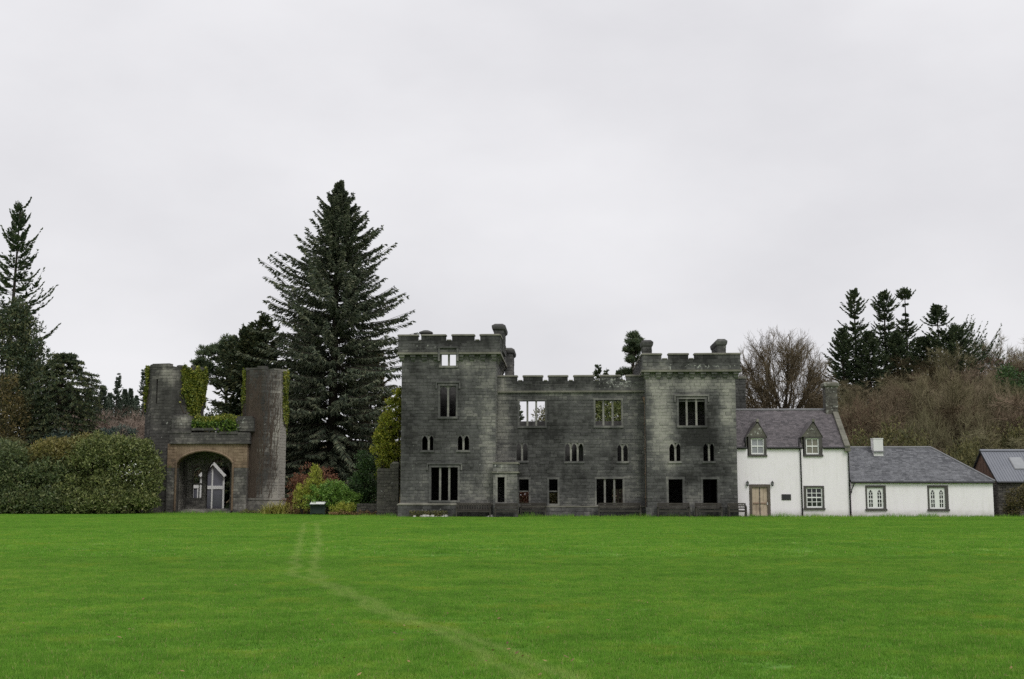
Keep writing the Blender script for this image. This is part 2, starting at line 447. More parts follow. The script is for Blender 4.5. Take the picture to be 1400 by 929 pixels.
def grass_mat(name, blade):
    m = MT(name, .75, .08)
    geo = m.n('ShaderNodeNewGeometry'); pos = geo.outputs['Position']
    sz = m.n('ShaderNodeSeparateXYZ'); m.l(pos, sz.inputs[0])
    fy = m.math('DIVIDE', m.math('SUBTRACT', sz.outputs['Y'], Y0), Y1 - Y0)
    wear = None
    jit = m.math('MULTIPLY', m.math('SUBTRACT', m.noise(pos, .8, 3), .5), .7)
    for T_ in (TR_A, TR_B):
        cx = float_curve(m, fy, T_); cx.node.inputs[2].default_value = -30.0
        d = m.math('ABSOLUTE', m.math('ADD', m.math('SUBTRACT', sz.outputs['X'], cx), jit))
        w = m.math('SUBTRACT', 1.0, m.math('DIVIDE', d, .17), True)
        wear = w if wear is None else m.math('MAXIMUM', wear, w)
    n1 = m.noise(pos, .16, 5, .6); n2 = m.noise(pos, .9, 4, .6); n3 = m.noise(pos, 4.0, 3, .6)
    f = m.math('ADD', m.math('ADD', m.math('MULTIPLY', n1, .30), m.math('MULTIPLY', n2, .33)), m.math('MULTIPLY', n3, .37))
    c = m.ramp(f, [(.36, (.072, .182, .024)), (.50, (.150, .318, .042)), (.63, (.285, .412, .066))])
    if blade:
        isl = m.island()
        c = m.mix(m.math('MULTIPLY', isl, .5), c, (.18, .38, .035))
        c = m.mix(m.math('GREATER_THAN', isl, .955), c, (.42, .36, .17))
    else:
        c = m.mix(.25, c, (.06, .12, .03))
    # mossy / yellowish patches and the trodden double track
    y = m.ramp(m.noise(pos, .45, 6, .7), [(.56, 0), (.72, .6)])
    c = m.mix(y, c, (.27, .32, .035))
    c = m.mix(m.math('MULTIPLY', wear, .42), c, (.38, .46, .15))
    m.color(c)
    if blade:
        tr = m.n('ShaderNodeBsdfTranslucent'); mx = m.n('ShaderNodeMixShader'); mx.inputs[0].default_value = .25
        m.l(c, tr.inputs['Color']); m.l(m.b.outputs[0], mx.inputs[1]); m.l(tr.outputs[0], mx.inputs[2]); m.l(mx.outputs[0], m.out.inputs['Surface'])
    else:
        m.bump(m.noise(pos, 12, 4), .8, .05)
    return m.m
LAWN = grass_mat("lawn_ground", False)
BLADE = grass_mat("grass_blades", True)
def soil_mat():
    m = MT("woodland_floor", .95, .1); v = m.coord('Object')
    c = m.ramp(m.noise(v, .35, 6, .65), [(.3, (.040, .030, .018)), (.5, (.085, .062, .032)), (.68, (.075, .080, .030))])
    m.color(c); m.bump(m.noise(v, 3, 5), .8, .15); return m.m
SOIL = soil_mat()

mb = MB(); mb.face([(-700, -120, -.02), (700, -120, -.02), (700, 900, -.02), (-700, 900, -.02)])
tag(mb.build("ground", SOIL), kind='structure')
mb = MB(); mb.face([(-140, -60, 0), (140, -60, 0), (140, 80.2, 0), (-8, 83.0, 0), (-12, 90.5, 0), (-20, 96, 0), (-140, 96, 0)])
tag(mb.build("lawn", LAWN), kind='structure')

def hill_mesh():
    xs = np.concatenate([np.linspace(-420, -100, 20), np.linspace(-90, 130, 56), np.linspace(150, 420, 16)]); ys = np.concatenate([np.linspace(90, 180, 46), np.linspace(186, 620, 32)])
    mb = MB(); ids = {}
    gx, gy = np.meshgrid(xs, ys, indexing='ij'); gz = hill_z(gx, gy)
    for i in range(len(xs)):
        for j in range(len(ys)):
            ids[i, j] = mb.p(gx[i, j], gy[i, j], gz[i, j] - .012 + rng.uniform(-.0, .10) * (gz[i, j] > .4))
    for i in range(len(xs) - 1):
        for j in range(len(ys) - 1):
            mb.f.append([ids[i, j], ids[i + 1, j], ids[i + 1, j + 1], ids[i, j + 1]])
    return tag(mb.build("hillside", SOIL, smooth=True), kind='structure')
hill_mesh()

# grass: patches of blades spread over the lawn in view (one object, stuff)
def blade_patch(name, n, size, h0, h1, w, seed):
    g = np.random.default_rng(seed)
    x = g.uniform(-size / 2, size / 2, n); y = g.uniform(-size / 2, size / 2, n)
    a = g.uniform(0, 6.283, n); lean = g.uniform(.1, .75, n); la = g.uniform(0, 6.283, n); h = g.uniform(h0, h1, n)
    ww = w * g.uniform(.7, 1.3, n)
    b0 = np.stack([x - np.cos(a) * ww, y - np.sin(a) * ww, np.zeros(n)], 1)
    b1 = np.stack([x + np.cos(a) * ww, y + np.sin(a) * ww, np.zeros(n)], 1)
    tip = np.stack([x + np.cos(la) * lean * h, y + np.sin(la) * lean * h, h * (1 - .25 * lean)], 1)
    me = quads_mesh(name, np.stack([b0, b1, tip], 1), BLADE)
    return bpy.data.objects.new(name, me)
near = [blade_patch("grass_patch", 1500, .62, .020, .055, .0035, 10 + k) for k in range(3)]
far_ = [blade_patch("grass_patch_wide", 420, .95, .025, .060, .008, 20 + k) for k in range(3)]

def edge_y(x):           # where the lawn stops
    return np.where(x > -8, 82.9 - .02 * (x + 8), np.where(x > -12, 83 + (-(x + 8)) / 4 * 7.5, np.where(x > -20, 90.5 + (-(x + 12)) / 8 * 5.5, 96)))
def grass_points(ya, yb, step, seed):
    g = np.random.default_rng(seed); P = []
    y = ya
    while y < yb:
        hw = y * .46 + 4
        x = np.arange(-hw, hw, step); x = x + g.uniform(-.4, .4, len(x)) * step
        yy = np.full(len(x), y) + g.uniform(-.4, .4, len(x)) * step
        P.append(np.stack([x, yy, np.zeros(len(x))], 1)); y += step
    P = np.concatenate(P)
    return P[P[:, 1] < edge_y(P[:, 0]) - .3]
def grass_object(name, pts, protos, seed):
    me = bpy.data.meshes.new(name); me.vertices.add(len(pts)); me.vertices.foreach_set('co', pts.astype(np.float32).ravel()); me.update()
    me.materials.append(BLADE)
    o = tag(link_mesh(name, me), kind='stuff')
    ng = bpy.data.node_groups.new(name, 'GeometryNodeTree')
    ng.interface.new_socket("Geometry", in_out='INPUT', socket_type='NodeSocketGeometry')
    ng.interface.new_socket("Geometry", in_out='OUTPUT', socket_type='NodeSocketGeometry')
    A = ng.nodes.new; i = A('NodeGroupInput'); u = A('NodeGroupOutput'); ip = A('GeometryNodeInstanceOnPoints'); j = A('GeometryNodeGeometryToInstance')
    for p in reversed(protos):
        oi = A('GeometryNodeObjectInfo'); oi.inputs['Object'].default_value = p; oi.inputs['As Instance'].default_value = False
        ng.links.new(oi.outputs['Geometry'], j.inputs[0])
    ip.inputs['Pick Instance'].default_value = True
    rv = A('FunctionNodeRandomValue'); rv.data_type = 'FLOAT_VECTOR'; rv.inputs['Min'].default_value = (0, 0, 0); rv.inputs['Max'].default_value = (0, 0, 6.283); rv.inputs['Seed'].default_value = seed
    nz = A('ShaderNodeTexNoise'); nz.inputs['Scale'].default_value = .55; nz.inputs['Detail'].default_value = 3
    po = A('GeometryNodeInputPosition'); ng.links.new(po.outputs[0], nz.inputs['Vector'])
    mr = A('ShaderNodeMapRange'); mr.inputs['From Min'].default_value = .3; mr.inputs['From Max'].default_value = .7; mr.inputs['To Min'].default_value = .55; mr.inputs['To Max'].default_value = 1.5
    ng.links.new(nz.outputs[0], mr.inputs['Value'])
    cb = A('ShaderNodeCombineXYZ'); cb.inputs[0].default_value = 1; cb.inputs[1].default_value = 1; ng.links.new(mr.outputs[0], cb.inputs[2])
    ng.links.new(i.outputs[0], ip.inputs['Points']); ng.links.new(j.outputs[0], ip.inputs['Instance'])
    ng.links.new(rv.outputs['Value'], ip.inputs['Rotation']); ng.links.new(cb.outputs[0], ip.inputs['Scale'])
    ng.links.new(ip.outputs[0], u.inputs[0])
    md = o.modifiers.new("grass", 'NODES'); md.node_group = ng
    return o
grass_object("lawn_grass", grass_points(7.5, 31, .42, 3), near, 1)
grass_object("lawn_grass", grass_points(31, 97, .70, 4), far_, 2)

# fallen leaves and twigs lying on the lawn
def litter():
    g = np.random.default_rng(5); Q = []
    spots = [(635, 862, 16, 1.1), (530, 862, 6, .35), (528, 870, 6, .3), (335, 803, 10, .5), (905, 826, 8, .5), (888, 846, 3, .3), (690, 893, 5, .5), (640, 905, 6, .6), (775, 908, 4, .4), (1100, 850, 3, .5), (150, 875, 4, .5), (300, 840, 3, .4), (1220, 800, 3, .6)]
    P = []
    for px, py, n, r in spots:
        gx, gy = ground(px, py)
        for k in range(n): P.append((gx + g.normal() * r * .5, gy + g.normal() * r * .5))
    for k in range(170):
        y = 10 + 34 * g.random() ** 1.4; P.append((g.uniform(-.46, .46) * y, y))
    for x, y in P:
        a = g.uniform(0, 6.28); s = g.uniform(.014, .034); t = g.uniform(-.5, .5); z = .035 + g.uniform(0, .025)
        d = np.array([math.cos(a), math.sin(a), t]); e = np.array([-math.sin(a), math.cos(a), g.uniform(-.4, .4)]); c = np.array([x, y, z])
        Q.append([c - d * s, c - e * s * .5, c + d * s, c + e * s * .5])
    tag(link_mesh("fallen_leaves", quads_mesh("fallen_leaves", Q, G_FERN)), kind='stuff')
litter()

# longer unmown grass along the foot of the walls
def edge_grass():
    g = np.random.default_rng(31); n = 16000
    x = g.uniform(-46, 50, n); y = edge_y(x) + g.uniform(-.9, .5, n) - .1; h = g.uniform(.06, .30, n) * (.5 + .8 * np.sin(x * 1.3) ** 2 * np.sin(x * .37 + 1) ** 2 + .3 * g.random(n))
    a = g.uniform(0, 6.283, n); la = g.uniform(0, 6.283, n); w = .012
    b0 = np.stack([x - np.cos(a) * w, y - np.sin(a) * w, 0 * x], 1); b1 = np.stack([x + np.cos(a) * w, y + np.sin(a) * w, 0 * x], 1); t = np.stack([x + np.cos(la) * .4 * h, y + np.sin(la) * .4 * h, h], 1)
    tag(link_mesh("long_grass", quads_mesh("long_grass", np.stack([b0, b1, t], 1), BLADE)), kind='stuff')
edge_grass()

# ------------------------------------------------------------------ masonry
def wall(mb, a0, a1, z0, z1, t0, t1, holes=(), course=.215, ln=(.26, .66), proud=(.006, .03), stones=True, top=None, seed=1, MBS=None):
    """Solid wall with rectangular holes in axes (a along, t depth, z up); its outer face t0 carries separate ashlar blocks
    with recessed joints (collected in MBS)."""
    r = random.Random(seed)
    hs = [(min(h[0], h[1]), max(h[0], h[1]), min(h[2], h[3]), max(h[2], h[3])) for h in holes]
    hs = [h for h in hs if h[1] > a0 and h[0] < a1 and h[3] > z0 and h[2] < z1]
    A = sorted(set([a0, a1] + [min(max(x, a0), a1) for h in hs for x in h[:2]]))
    Zs = sorted(set([z0, z1] + [min(max(x, z0), z1) for h in hs for x in h[2:]]))
    def solid(i, j):
        if i < 0 or j < 0 or i >= len(A) - 1 or j >= len(Zs) - 1: return False
        ca, cz = (A[i] + A[i + 1]) / 2, (Zs[j] + Zs[j + 1]) / 2
        return not any(h[0] < ca < h[1] and h[2] < cz < h[3] for h in hs)
    for i in range(len(A) - 1):
        for j in range(len(Zs) - 1):
            if not solid(i, j): continue
            x0, x1, y0, y1 = A[i], A[i + 1], Zs[j], Zs[j + 1]
            mb.face([(x0, t0, y0), (x1, t0, y0), (x1, t0, y1), (x0, t0, y1)])
            mb.face([(x1, t1, y0), (x0, t1, y0), (x0, t1, y1), (x1, t1, y1)])
            if not solid(i - 1, j): mb.face([(x0, t1, y0), (x0, t0, y0), (x0, t0, y1), (x0, t1, y1)])
            if not solid(i + 1, j): mb.face([(x1, t0, y0), (x1, t1, y0), (x1, t1, y1), (x1, t0, y1)])
            if not solid(i, j - 1): mb.face([(x0, t1, y0), (x1, t1, y0), (x1, t0, y0), (x0, t0, y0)])
            if not solid(i, j + 1): mb.face([(x0, t0, y1), (x1, t0, y1), (x1, t1, y1), (x0, t1, y1)])
    if not stones: return
    S = MBS if MBS is not None else mb
    sg = -1 if t1 > t0 else 1
    for j in range(len(Zs) - 1):
        n = max(1, round((Zs[j + 1] - Zs[j]) / course)); hh = (Zs[j + 1] - Zs[j]) / n
        # intervals free of holes
        iv = []
        for i in range(len(A) - 1):
            if solid(i, j):
                if iv and abs(iv[-1][1] - A[i]) < 1e-6: iv[-1][1] = A[i + 1]
                else: iv.append([A[i], A[i + 1]])
        for k in range(n):
            y0, y1 = Zs[j] + k * hh, Zs[j] + (k + 1) * hh
            for b0, b1 in iv:
                x = b0; first = True
                while x < b1 - .02:
                    w = r.uniform(*ln) * (r.uniform(.5, 1) if first else 1); first = False
                    if b1 - x - w < ln[0] * .6: w = b1 - x
                    e = .006; p = r.uniform(*proud); q = min(.014, w * .2, hh * .2)
                    dx0, dx1, dy0, dy1 = (r.uniform(0, .006) for _ in range(4))
                    X0, X1, Y0_, Y1_ = x + e, x + w - e, y0 + e, y1 - e
                    b = [(X0, t0, Y0_), (X1, t0, Y0_), (X1, t0, Y1_), (X0, t0, Y1_)]
                    f = [(X0 + q + dx0, t0 + sg * p, Y0_ + q + dy0), (X1 - q - dx1, t0 + sg * p, Y0_ + q), (X1 - q, t0 + sg * p, Y1_ - q - dy1), (X0 + q, t0 + sg * p, Y1_ - q)]
                    bi = [S.p(*c) for c in b]; fi = [S.p(*c) for c in f]
                    S.f.append(fi)
                    for m_ in range(4): S.f.append([bi[m_], bi[(m_ + 1) % 4], fi[(m_ + 1) % 4], fi[m_]])
                    x += w

CF = Frame(0, 84, 2.5)
castle = empty("castle_ruin", (0, 84, 0), -R(2.5), "roofless dark grey stone castle ruin with two battlemented towers and empty windows", "castle")

def gz(px, py, items):
    s = 0.0
    for cx, cy, sx, sy, a in items:
        s += a * math.exp(-((px - cx) / sx) ** 2 - ((py - cy) / sy) ** 2)
    return s
CLEAN = [  # weathering: places where the stone stayed pale (+) or is stained black (-), read along the front
    (668, 610, 9, 80, .38), (645, 670, 28, 22, .22), (578, 665, 16, 22, .20), (615, 500, 60, 12, .24), (660, 520, 22, 25, .12),
    (565, 590, 30, 60, -.12), (620, 470, 70, 11, -.25), (600, 700, 60, 9, -.18),
    (688, 585, 9, 60, .42), (690, 528, 7, 9, .25), (690, 670, 16, 30, .28), (760, 541, 70, 6, .20), (800, 545, 40, 14, .14), (790, 618, 16, 16, .20),
    (745, 600, 40, 50, -.14), (760, 525, 60, 9, -.22), (835, 680, 50, 20, .10), (868, 600, 12, 90, .16), (790, 695, 60, 8, .10),
    (900, 580, 14, 70, .42), (950, 530, 60, 16, .34), (990, 560, 14, 40, .26), (915, 640, 10, 60, .22), (995, 620, 12, 60, .10), (945, 680, 14, 22, .18),
    (950, 600, 26, 18, -.34), (902, 530, 5, 18, -.40), (930, 655, 26, 12, -.20), (980, 645, 18, 12, -.22), (940, 495, 70, 10, -.14), (1003, 690, 10, 20, -.12)]
LICH = [(845, 528, 36, 12, .9), (950, 508, 60, 4, 1.0), (690, 640, 18, 6, .9), (590, 480, 30, 3, .8), (600, 700, 22, 6, .9), (880, 620, 300, 3, .25), (655, 640, 20, 60, .35), (575, 640, 20, 50, .3)]
def castle_tone(x, y, z):
    px = 700 + x * 19.76; py = 706 - z * 19.6
    return .31 + (1.25 + .35 * (px > 884)) * gz(px, py, CLEAN), .8 * gz(px, py, LICH)

STYLE = [castle_tone, STONE]
def tone_build(mb, name, parent, mat=None):
    return mb.build(name, mat or STYLE[1], parent, tone=STYLE[0])

def masonry(name, parent, a0, a1, z0, z1, t0, t1, holes=(), T=None, seed=1, sub=True, mat=None, **k):
    """a wall part and its ashlar face (one stuff sub-part)"""
    b = MB(T); s = MB(T)
    wall(b, a0, a1, z0, z1, t0, t1, holes, seed=seed, MBS=s if sub else None, **k)
    o = tone_build(b, name, parent, mat)
    if sub and s.v:
        tag(tone_build(s, "ashlar_blocks", o, mat), kind='stuff')
    return o
def side_T(u, sgn):
    """wall running back along v; outer face towards +u (sgn=1) or -u"""
    return lambda a, t, z: (u - sgn * t, a, z)

def arch_spandrels(mb, x0, x1, zs, zt, t0, t1, pts=7):
    """fills the corners above a pointed light between x0 and x1, springing zs, top zt"""
    xm = (x0 + x1) / 2; w = x1 - x0; zr = zt - .03
    def arc(k):
        s = k / pts; return s
    for sg in (0, 1):
        poly = []
        for k in range(pts + 1):
            s = k / pts
            xx = (w / 2) * (1 - (1 - s) ** 1.0 * 1.0)
            ang = s * R(60)
            dx = w * (1 - math.cos(ang)); dz = w * math.sin(ang) * (zr - zs) / (w * math.sin(R(60)))
            poly.append((dx, zs + dz))
        poly = poly + [(w / 2, zt), (0, zt)]
        if sg == 0: pl = [(x0 + a, z) for a, z in poly]
        else: pl = [(x1 - a, z) for a, z in poly][::-1]
        mb.prism(pl, t0, t1)

def c_window(v, pl, pr, pt, pb, mull=(), lancet=False, hood=False, jamb=.10, transom=None, sill=True, mat=None, depth=.24):
    """stone window surround (no glass: the castle is a ruin) with mullions, tracery heads, sill and hood mould"""
    zt, zb = CF.H(pt, v), CF.H(pb, v); u0, u1 = CF.U(pl, v, (pt + pb) / 2), CF.U(pr, v, (pt + pb) / 2)
    keep = STYLE[0]; STYLE[0] = lambda x, y, z: (castle_tone(x, y, z)[0] + .13, 0)
    o = .035; b = MB()
    if lancet and not hood: o = -.012; jamb = .05
    b.box(u0 - jamb, u0 + .03, v - o, v + depth + .1, zb, zt + .003); b.box(u1 - .03, u1 + jamb, v - o, v + depth + .1, zb, zt + .003)
    b.box(u0 - jamb - .004, u1 + jamb + .004, v - o - .004, v + depth, zt, zt + jamb * 1.3)
    w = tone_build(b, "window", castle, mat)
    if sill:
        b = MB(); b.box(u0 - jamb * 1.1, u1 + jamb * 1.1, v - .09, v + depth + .05, zb - .14, zb); tone_build(b, "sill", w, mat)
    xs = [CF.U(m, v, (pt + pb) / 2) for m in mull]
    for x in xs:
        b = MB(); b.prism([(x - .065, zb), (x + .065, zb), (x + .065, zt), (x - .065, zt)], v + .07, v + .07 + .17); STYLE[0] = lambda x, y, z: (.72, .1); tone_build(b, "mullion", w, mat); STYLE[0] = lambda x, y, z: (castle_tone(x, y, z)[0] + .13, 0)
    if transom:
        z = CF.H(transom, v); b = MB(); b.box(u0, u1, v + .10, v + .2, z - .045, z + .045); tone_build(b, "transom", w, mat)
    if lancet:
        edges = [u0 + .03] + [e for x in xs for e in (x - .065, x + .065)] + [u1 - .03]
        for k in range(0, len(edges), 2):
            a, c = edges[k], edges[k + 1]
            b = MB(); fl = -.004 if not hood else .06; arch_spandrels(b, a, c, zt - (c - a) * lancet * 1.15, zt, v + fl, v + .215); tone_build(b, "tracery", w, mat)
    if hood:
        b = MB(); b.box(u0 - .26, u1 + .26, v - .11, v + .02, zt + .19, zt + .31)
        for x in (u0 - .22, u1 + .22): b.box(x - .05, x + .05, v - .10, v + .02, zt - .2, zt + .189)
        tone_build(b, "hood_mould", w, mat)
    STYLE[0] = keep
    return (u0 + .001, u1 - .001, zb, zt)

def battlement(v, cop_py, cren_py, base_py, merlons, u_off=0.0, thick=.42, seed=3, lich=0):
    """parapet wall + merlons with coping, along the front at depth v"""
    zc, zk, zb = CF.H(cop_py, v), CF.H(cren_py, v), CF.H(base_py, v)
    ul, ur = CF.U(merlons[0][0], v, cop_py), CF.U(merlons[-1][1], v, cop_py)
    masonry("parapet", castle, ul, ur, zb, zk, v, v + thick, seed=seed)
    for k, (a, b_) in enumerate(merlons):
        u0, u1 = CF.U(a, v, cop_py), CF.U(b_, v, cop_py)
        m = MB(); wall(m, u0, u1, zk, zc - .13, v + .004, v + thick - .004, seed=seed * 31 + k)
        o = tone_build(m, "merlon", castle)
        m = MB(); m.loft([[(u0 - .05, v - .06, zc - .13), (u1 + .05, v - .06, zc - .13), (u1 + .05, v + thick + .06, zc - .13), (u0 - .05, v + thick + .06, zc - .13)],
                          [(u0 - .05, v - .06, zc - .05), (u1 + .05, v - .06, zc - .05), (u1 + .05, v + thick + .06, zc - .05), (u0 - .05, v + thick + .06, zc - .05)],
                          [(u0 + .02, v + .06, zc), (u1 - .02, v + .06, zc), (u1 - .02, v + thick - .06, zc), (u0 + .02, v + thick - .06, zc)]])
        tone_build(m, "coping", o, COPING)
    for (a0, a1), (b0, b1) in zip(merlons[:-1], merlons[1:]):
        u0, u1 = CF.U(a1, v, cren_py) + .06, CF.U(b0, v, cren_py) - .06
        m = MB(); m.box(u0, u1, v - .06, v + thick + .06, zk, zk + .07); tone_build(m, "crenel_sill", castle, COPING)
    return ul, ur, zb, zk, zc

# -- left tower -------------------------------------------------------------
V1 = -2.0
tu0, tu1 = CF.U(548, V1), CF.U(677.5, V1)
TD = 10.0                                  # depth of the tower
holes = [c_window(V1, 602.5, 624, 481, 499.5, [613.5], sill=True, jamb=.10),
         c_window(V1, 601, 624, 527, 569.5, [612.5], lancet=.75, hood=True),
         c_window(V1, 576, 593, 595, 615.5, [586], lancet=.95, jamb=.10),
         c_window(V1, 625, 642, 595, 615.5, [633.5], lancet=.95, jamb=.10),
         c_window(V1, 588.5, 626.5, 639, 684.5, [601.5, 614], hood=True)]
z_cor = CF.H(490, V1); z_str = CF.H(482, V1); z_pl = CF.H(689, V1)
masonry("tower_front", castle, tu0, tu1, z_pl, z_str, V1, V1 + .8, holes, seed=11)
masonry("plinth", castle, tu0 - .14, tu1 + .14, -.3, z_pl - .1, V1 - .14, V1 + .7, seed=12, course=.3)
b = MB(); b.loft([[(tu0 - .2, V1 - .2, z_pl - .10), (tu1 + .2, V1 - .2, z_pl - .10), (tu1 + .2, V1 + .6, z_pl - .10), (tu0 - .2, V1 + .6, z_pl - .10)],
                  [(tu0 - .2, V1 - .2, z_pl - .04), (tu1 + .2, V1 - .2, z_pl - .04), (tu1 + .2, V1 + .6, z_pl - .04), (tu0 - .2, V1 + .6, z_pl - .04)],
                  [(tu0 - .01, V1 - .012, z_pl + .06), (tu1 + .01, V1 - .012, z_pl + .06), (tu1 + .01, V1 + .6, z_pl + .06), (tu0 - .01, V1 + .6, z_pl + .06)]])
tone_build(b, "string_course", castle, COPING)
for u, sg in ((tu0, -1), (tu1, 1)):
    masonry("tower_side", castle, V1 + .8, V1 + TD, -.2, z_str, 0, .8, T=side_T(u, sg), seed=13 + sg)
zback = CF.H(483, V1 + TD) - 1.3
masonry("tower_rear", castle, tu0 + .8, tu1 - .8, -.2, zback, V1 + TD, V1 + TD - .7, seed=15)
for py in (625, 580, 503):
    b = MB(); z = CF.H(py, V1); b.box(tu0 + .5, tu1 - .5, V1 + .81, V1 + 8.3, z - .25, z); tone_build(b, "floor", castle, STONE_IN)  # unseen slabs added to darken the windows below them
tul, tur, tzb, tzk, tzc = battlement(V1 - .28, 456, 465, 481, [(544.5, 571.5), (576.5, 609.5), (618, 648.5), (656.5, 683.5)], seed=21)
# side parapets
for u, sg in ((tul, -1), (tur, 1)):
    T = side_T(u, sg)
    masonry("parapet", castle, V1 + .15, V1 + TD + .2, tzb, tzk, 0, .42, T=T, seed=23 + sg)
    for k in range(4):
        a0 = V1 + .16 + k * 2.6 if k else V1 + .15
        m = MB(T); wall(m, a0, a0 + 1.95, tzk, tzc - .13, .004, .416, seed=40 + k + sg); o = tone_build(m, "merlon", castle)
        m = MB(T); m.box(a0 + (.06 if k == 0 else -.05), a0 + 2.0, -.06, .48, tzc - .13, tzc); tone_build(m, "coping", o, COPING)
b = MB(); b.box(tul - .06, tur + .06, V1 - .36, V1 + .1, tzb - .14, tzb); b.box(tul - .06, tul + .4, V1 + .1, V1 + TD + .2, tzb - .139, tzb - .001); b.box(tur - .4, tur + .06, V1 + .1, V1 + TD + .2, tzb - .139, tzb - .001)
tone_build(b, "string_course", castle, COPING)
def corbel(u, v, z, w=.36, T=None):
    b = MB(T)
    b.loft([[(u - w / 2, v - .26, z), (u + w / 2, v - .26, z), (u + w / 2, v + .05, z), (u - w / 2, v + .05, z)],
            [(u - w / 2, v - .26, z - .16), (u + w / 2, v - .26, z - .16), (u + w / 2, v + .05, z - .16), (u - w / 2, v + .05, z - .16)],
            [(u - w / 2 + .03, v - .15, z - .22), (u + w / 2 - .03, v - .15, z - .22), (u + w / 2 - .03, v + .05, z - .22), (u - w / 2 + .03, v + .05, z - .22)],
            [(u - w / 2 + .03, v - .13, z - .34), (u + w / 2 - .03, v - .13, z - .34), (u + w / 2 - .03, v + .05, z - .34), (u - w / 2 + .03, v + .05, z - .34)],
            [(u - w / 2 + .06, v - .03, z - .46), (u + w / 2 - .06, v - .03, z - .46), (u + w / 2 - .06, v + .05, z - .46), (u - w / 2 + .06, v + .05, z - .46)]][::-1])
    STYLE[0] = lambda x, y, z: (.5, .1); tone_build(b, "corbel", castle); STYLE[0] = castle_tone
for px in (550, 565, 580.7, 596, 630.5, 645.5, 660.5, 675.5):
    corbel(CF.U(px, V1, 487), V1, tzb - .142)
for k in range(9):
    corbel(V1 + .5 + k * 1.1, 0, tzb - .142, T=side_T(tu1, 1))
    corbel(V1 + .5 + k * 1.1, 0, tzb - .142, T=side_T(tu0, -1))
# raised hood over the open top window
u0, u1 = CF.U(599, V1 - .28, 475), CF.U(627, V1 - .28, 475); zt = CF.H(473, V1 - .28)
b = MB(); b.box(u0, u1, V1 - .42, V1 + .0, zt - .12, zt); b.box(u0 + .002, u0 + .13, V1 - .40, V1 + .05, zt - 1.0, zt - .121); b.box(u1 - .13, u1 - .002, V1 - .40, V1 + .05, zt - 1.0, zt - .121)
tone_build(b, "hood_mould", castle, STONE)

def stack(px0, px1, py_top, v, depth, base_z, slope=.35, name="chimney", over=.13):
    """long stone chimney stack running back, with an overhanging weathered cap"""
    u0, u1 = CF.U(px0, v, py_top + 10), CF.U(px1, v, py_top + 10); zt = CF.H(py_top, v)
    m = MB(); wall(m, u0, u1, base_z, zt - .42, v, v + .01, seed=int(px0))
    m.box(u0 + .002, u1 - .002, v + .012, v + depth, base_z, zt - .421)
    T = side_T(u1, 1); s2 = MB(T); wall(s2, v + .02, v + depth, base_z, zt - .42, 0, .01, seed=6)
    T = side_T(u0, -1); s3 = MB(T); wall(s3, v + .02, v + depth, base_z, zt - .42, 0, .01, seed=7)
    for q in (s2, s3):
        off = len(m.v); m.v += q.v; m.f += [[i + off for i in f] for f in q.f]
    o = tone_build(m, name, castle)
    m = MB()
    def ring(e, z): return [(u0 - e, v - e, z), (u1 + e, v - e, z), (u1 + e, v + depth + e, z), (u0 - e, v + depth + e, z)]
    m.loft([ring(.03, zt - .42), ring(over, zt - .34), ring(over + .03, zt - .2), ring(over + .03, zt - .10), ring(-.05, zt + slope * .12)])
    tone_build(m, "chimney_cap", o)
stack(675.5, 688, 443, V1 + 2.2, 3.2, tzb + .3)
stack(690.5, 700.5, 476, V1 + 9.0, 3.0, CF.H(530, 0))
# low octagonal flue behind the left battlements
def octagon(cu, cv, r, z, rot=.3927):
    return [(cu + r * math.cos(rot + k * .7854), cv + r * math.sin(rot + k * .7854), z) for k in range(8)]
vq = V1 + 4.5; cu = CF.U(582.5, vq, 456); zq = CF.H(451, vq)
b = MB(); b.loft([octagon(cu, vq, .36, tzb), octagon(cu, vq, .36, zq - .3)]); o = tone_build(b, "flue", castle)
b = MB(); b.loft([octagon(cu, vq, .40, zq - .3), octagon(cu, vq, .54, zq - .2), octagon(cu, vq, .5, zq - .12), octagon(cu, vq, .2, zq)]); tone_build(b, "flue_cap", o)

# -- main block ---------------------------------------------------------------
VM = 0.0
mu0, mu1 = tu1 + .001, CF.U(886, VM)
holes = [c_window(VM, 709.5, 745.5, 548, 582.5, [721, 733]),
         c_window(VM, 813.5, 850, 547.5, 582.5, [825, 837.5], hood=False),
         c_window(VM, 705.5, 722, 606, 630, [713.7], lancet=1.0, jamb=.09),
         c_window(VM, 772, 798, 606, 631, [780.5, 789.8], lancet=1.0, jamb=.09),
         c_window(VM, 843.5, 859, 608, 631, [851], lancet=1.0, jamb=.09),
         c_window(VM, 709, 723.5, 655.5, 689, [], transom=672, jamb=.10),
         c_window(VM, 750, 763, 655.5, 689, [], transom=672, jamb=.10),
         c_window(VM, 815, 852, 655, 690.5, [827, 840])]
zs = CF.H(537, VM); zp = CF.H(692, VM)
masonry("main_front", castle, mu0, mu1, zp, zs, VM, VM + .75, holes, seed=51)
masonry("plinth", castle, mu0, mu1, -.3, zp - .08, VM - .12, VM + .7, seed=52, course=.3)
b = MB(); b.box(mu0, mu1, VM - .17, VM + .3, zp - .08, zp - .002); tone_build(b, "plinth_course", castle, COPING)
b = MB(); b.box(mu0, mu1, VM - .15, VM + .3, zs, zs + .13); tone_build(b, "string_course", castle, COPING)
battlement(VM - .06, 512.8, 521, 534.6, [(679.5, 707.2), (715.3, 742), (749.6, 776.2), (784.4, 812), (820.3, 848), (856, 884)], seed=61)
MD = 9.5
zr = CF.at(727, 577, VM + MD)[1]
rl = CF.at(716, 681, VM + MD); rl2 = CF.at(757, 681, VM + MD)
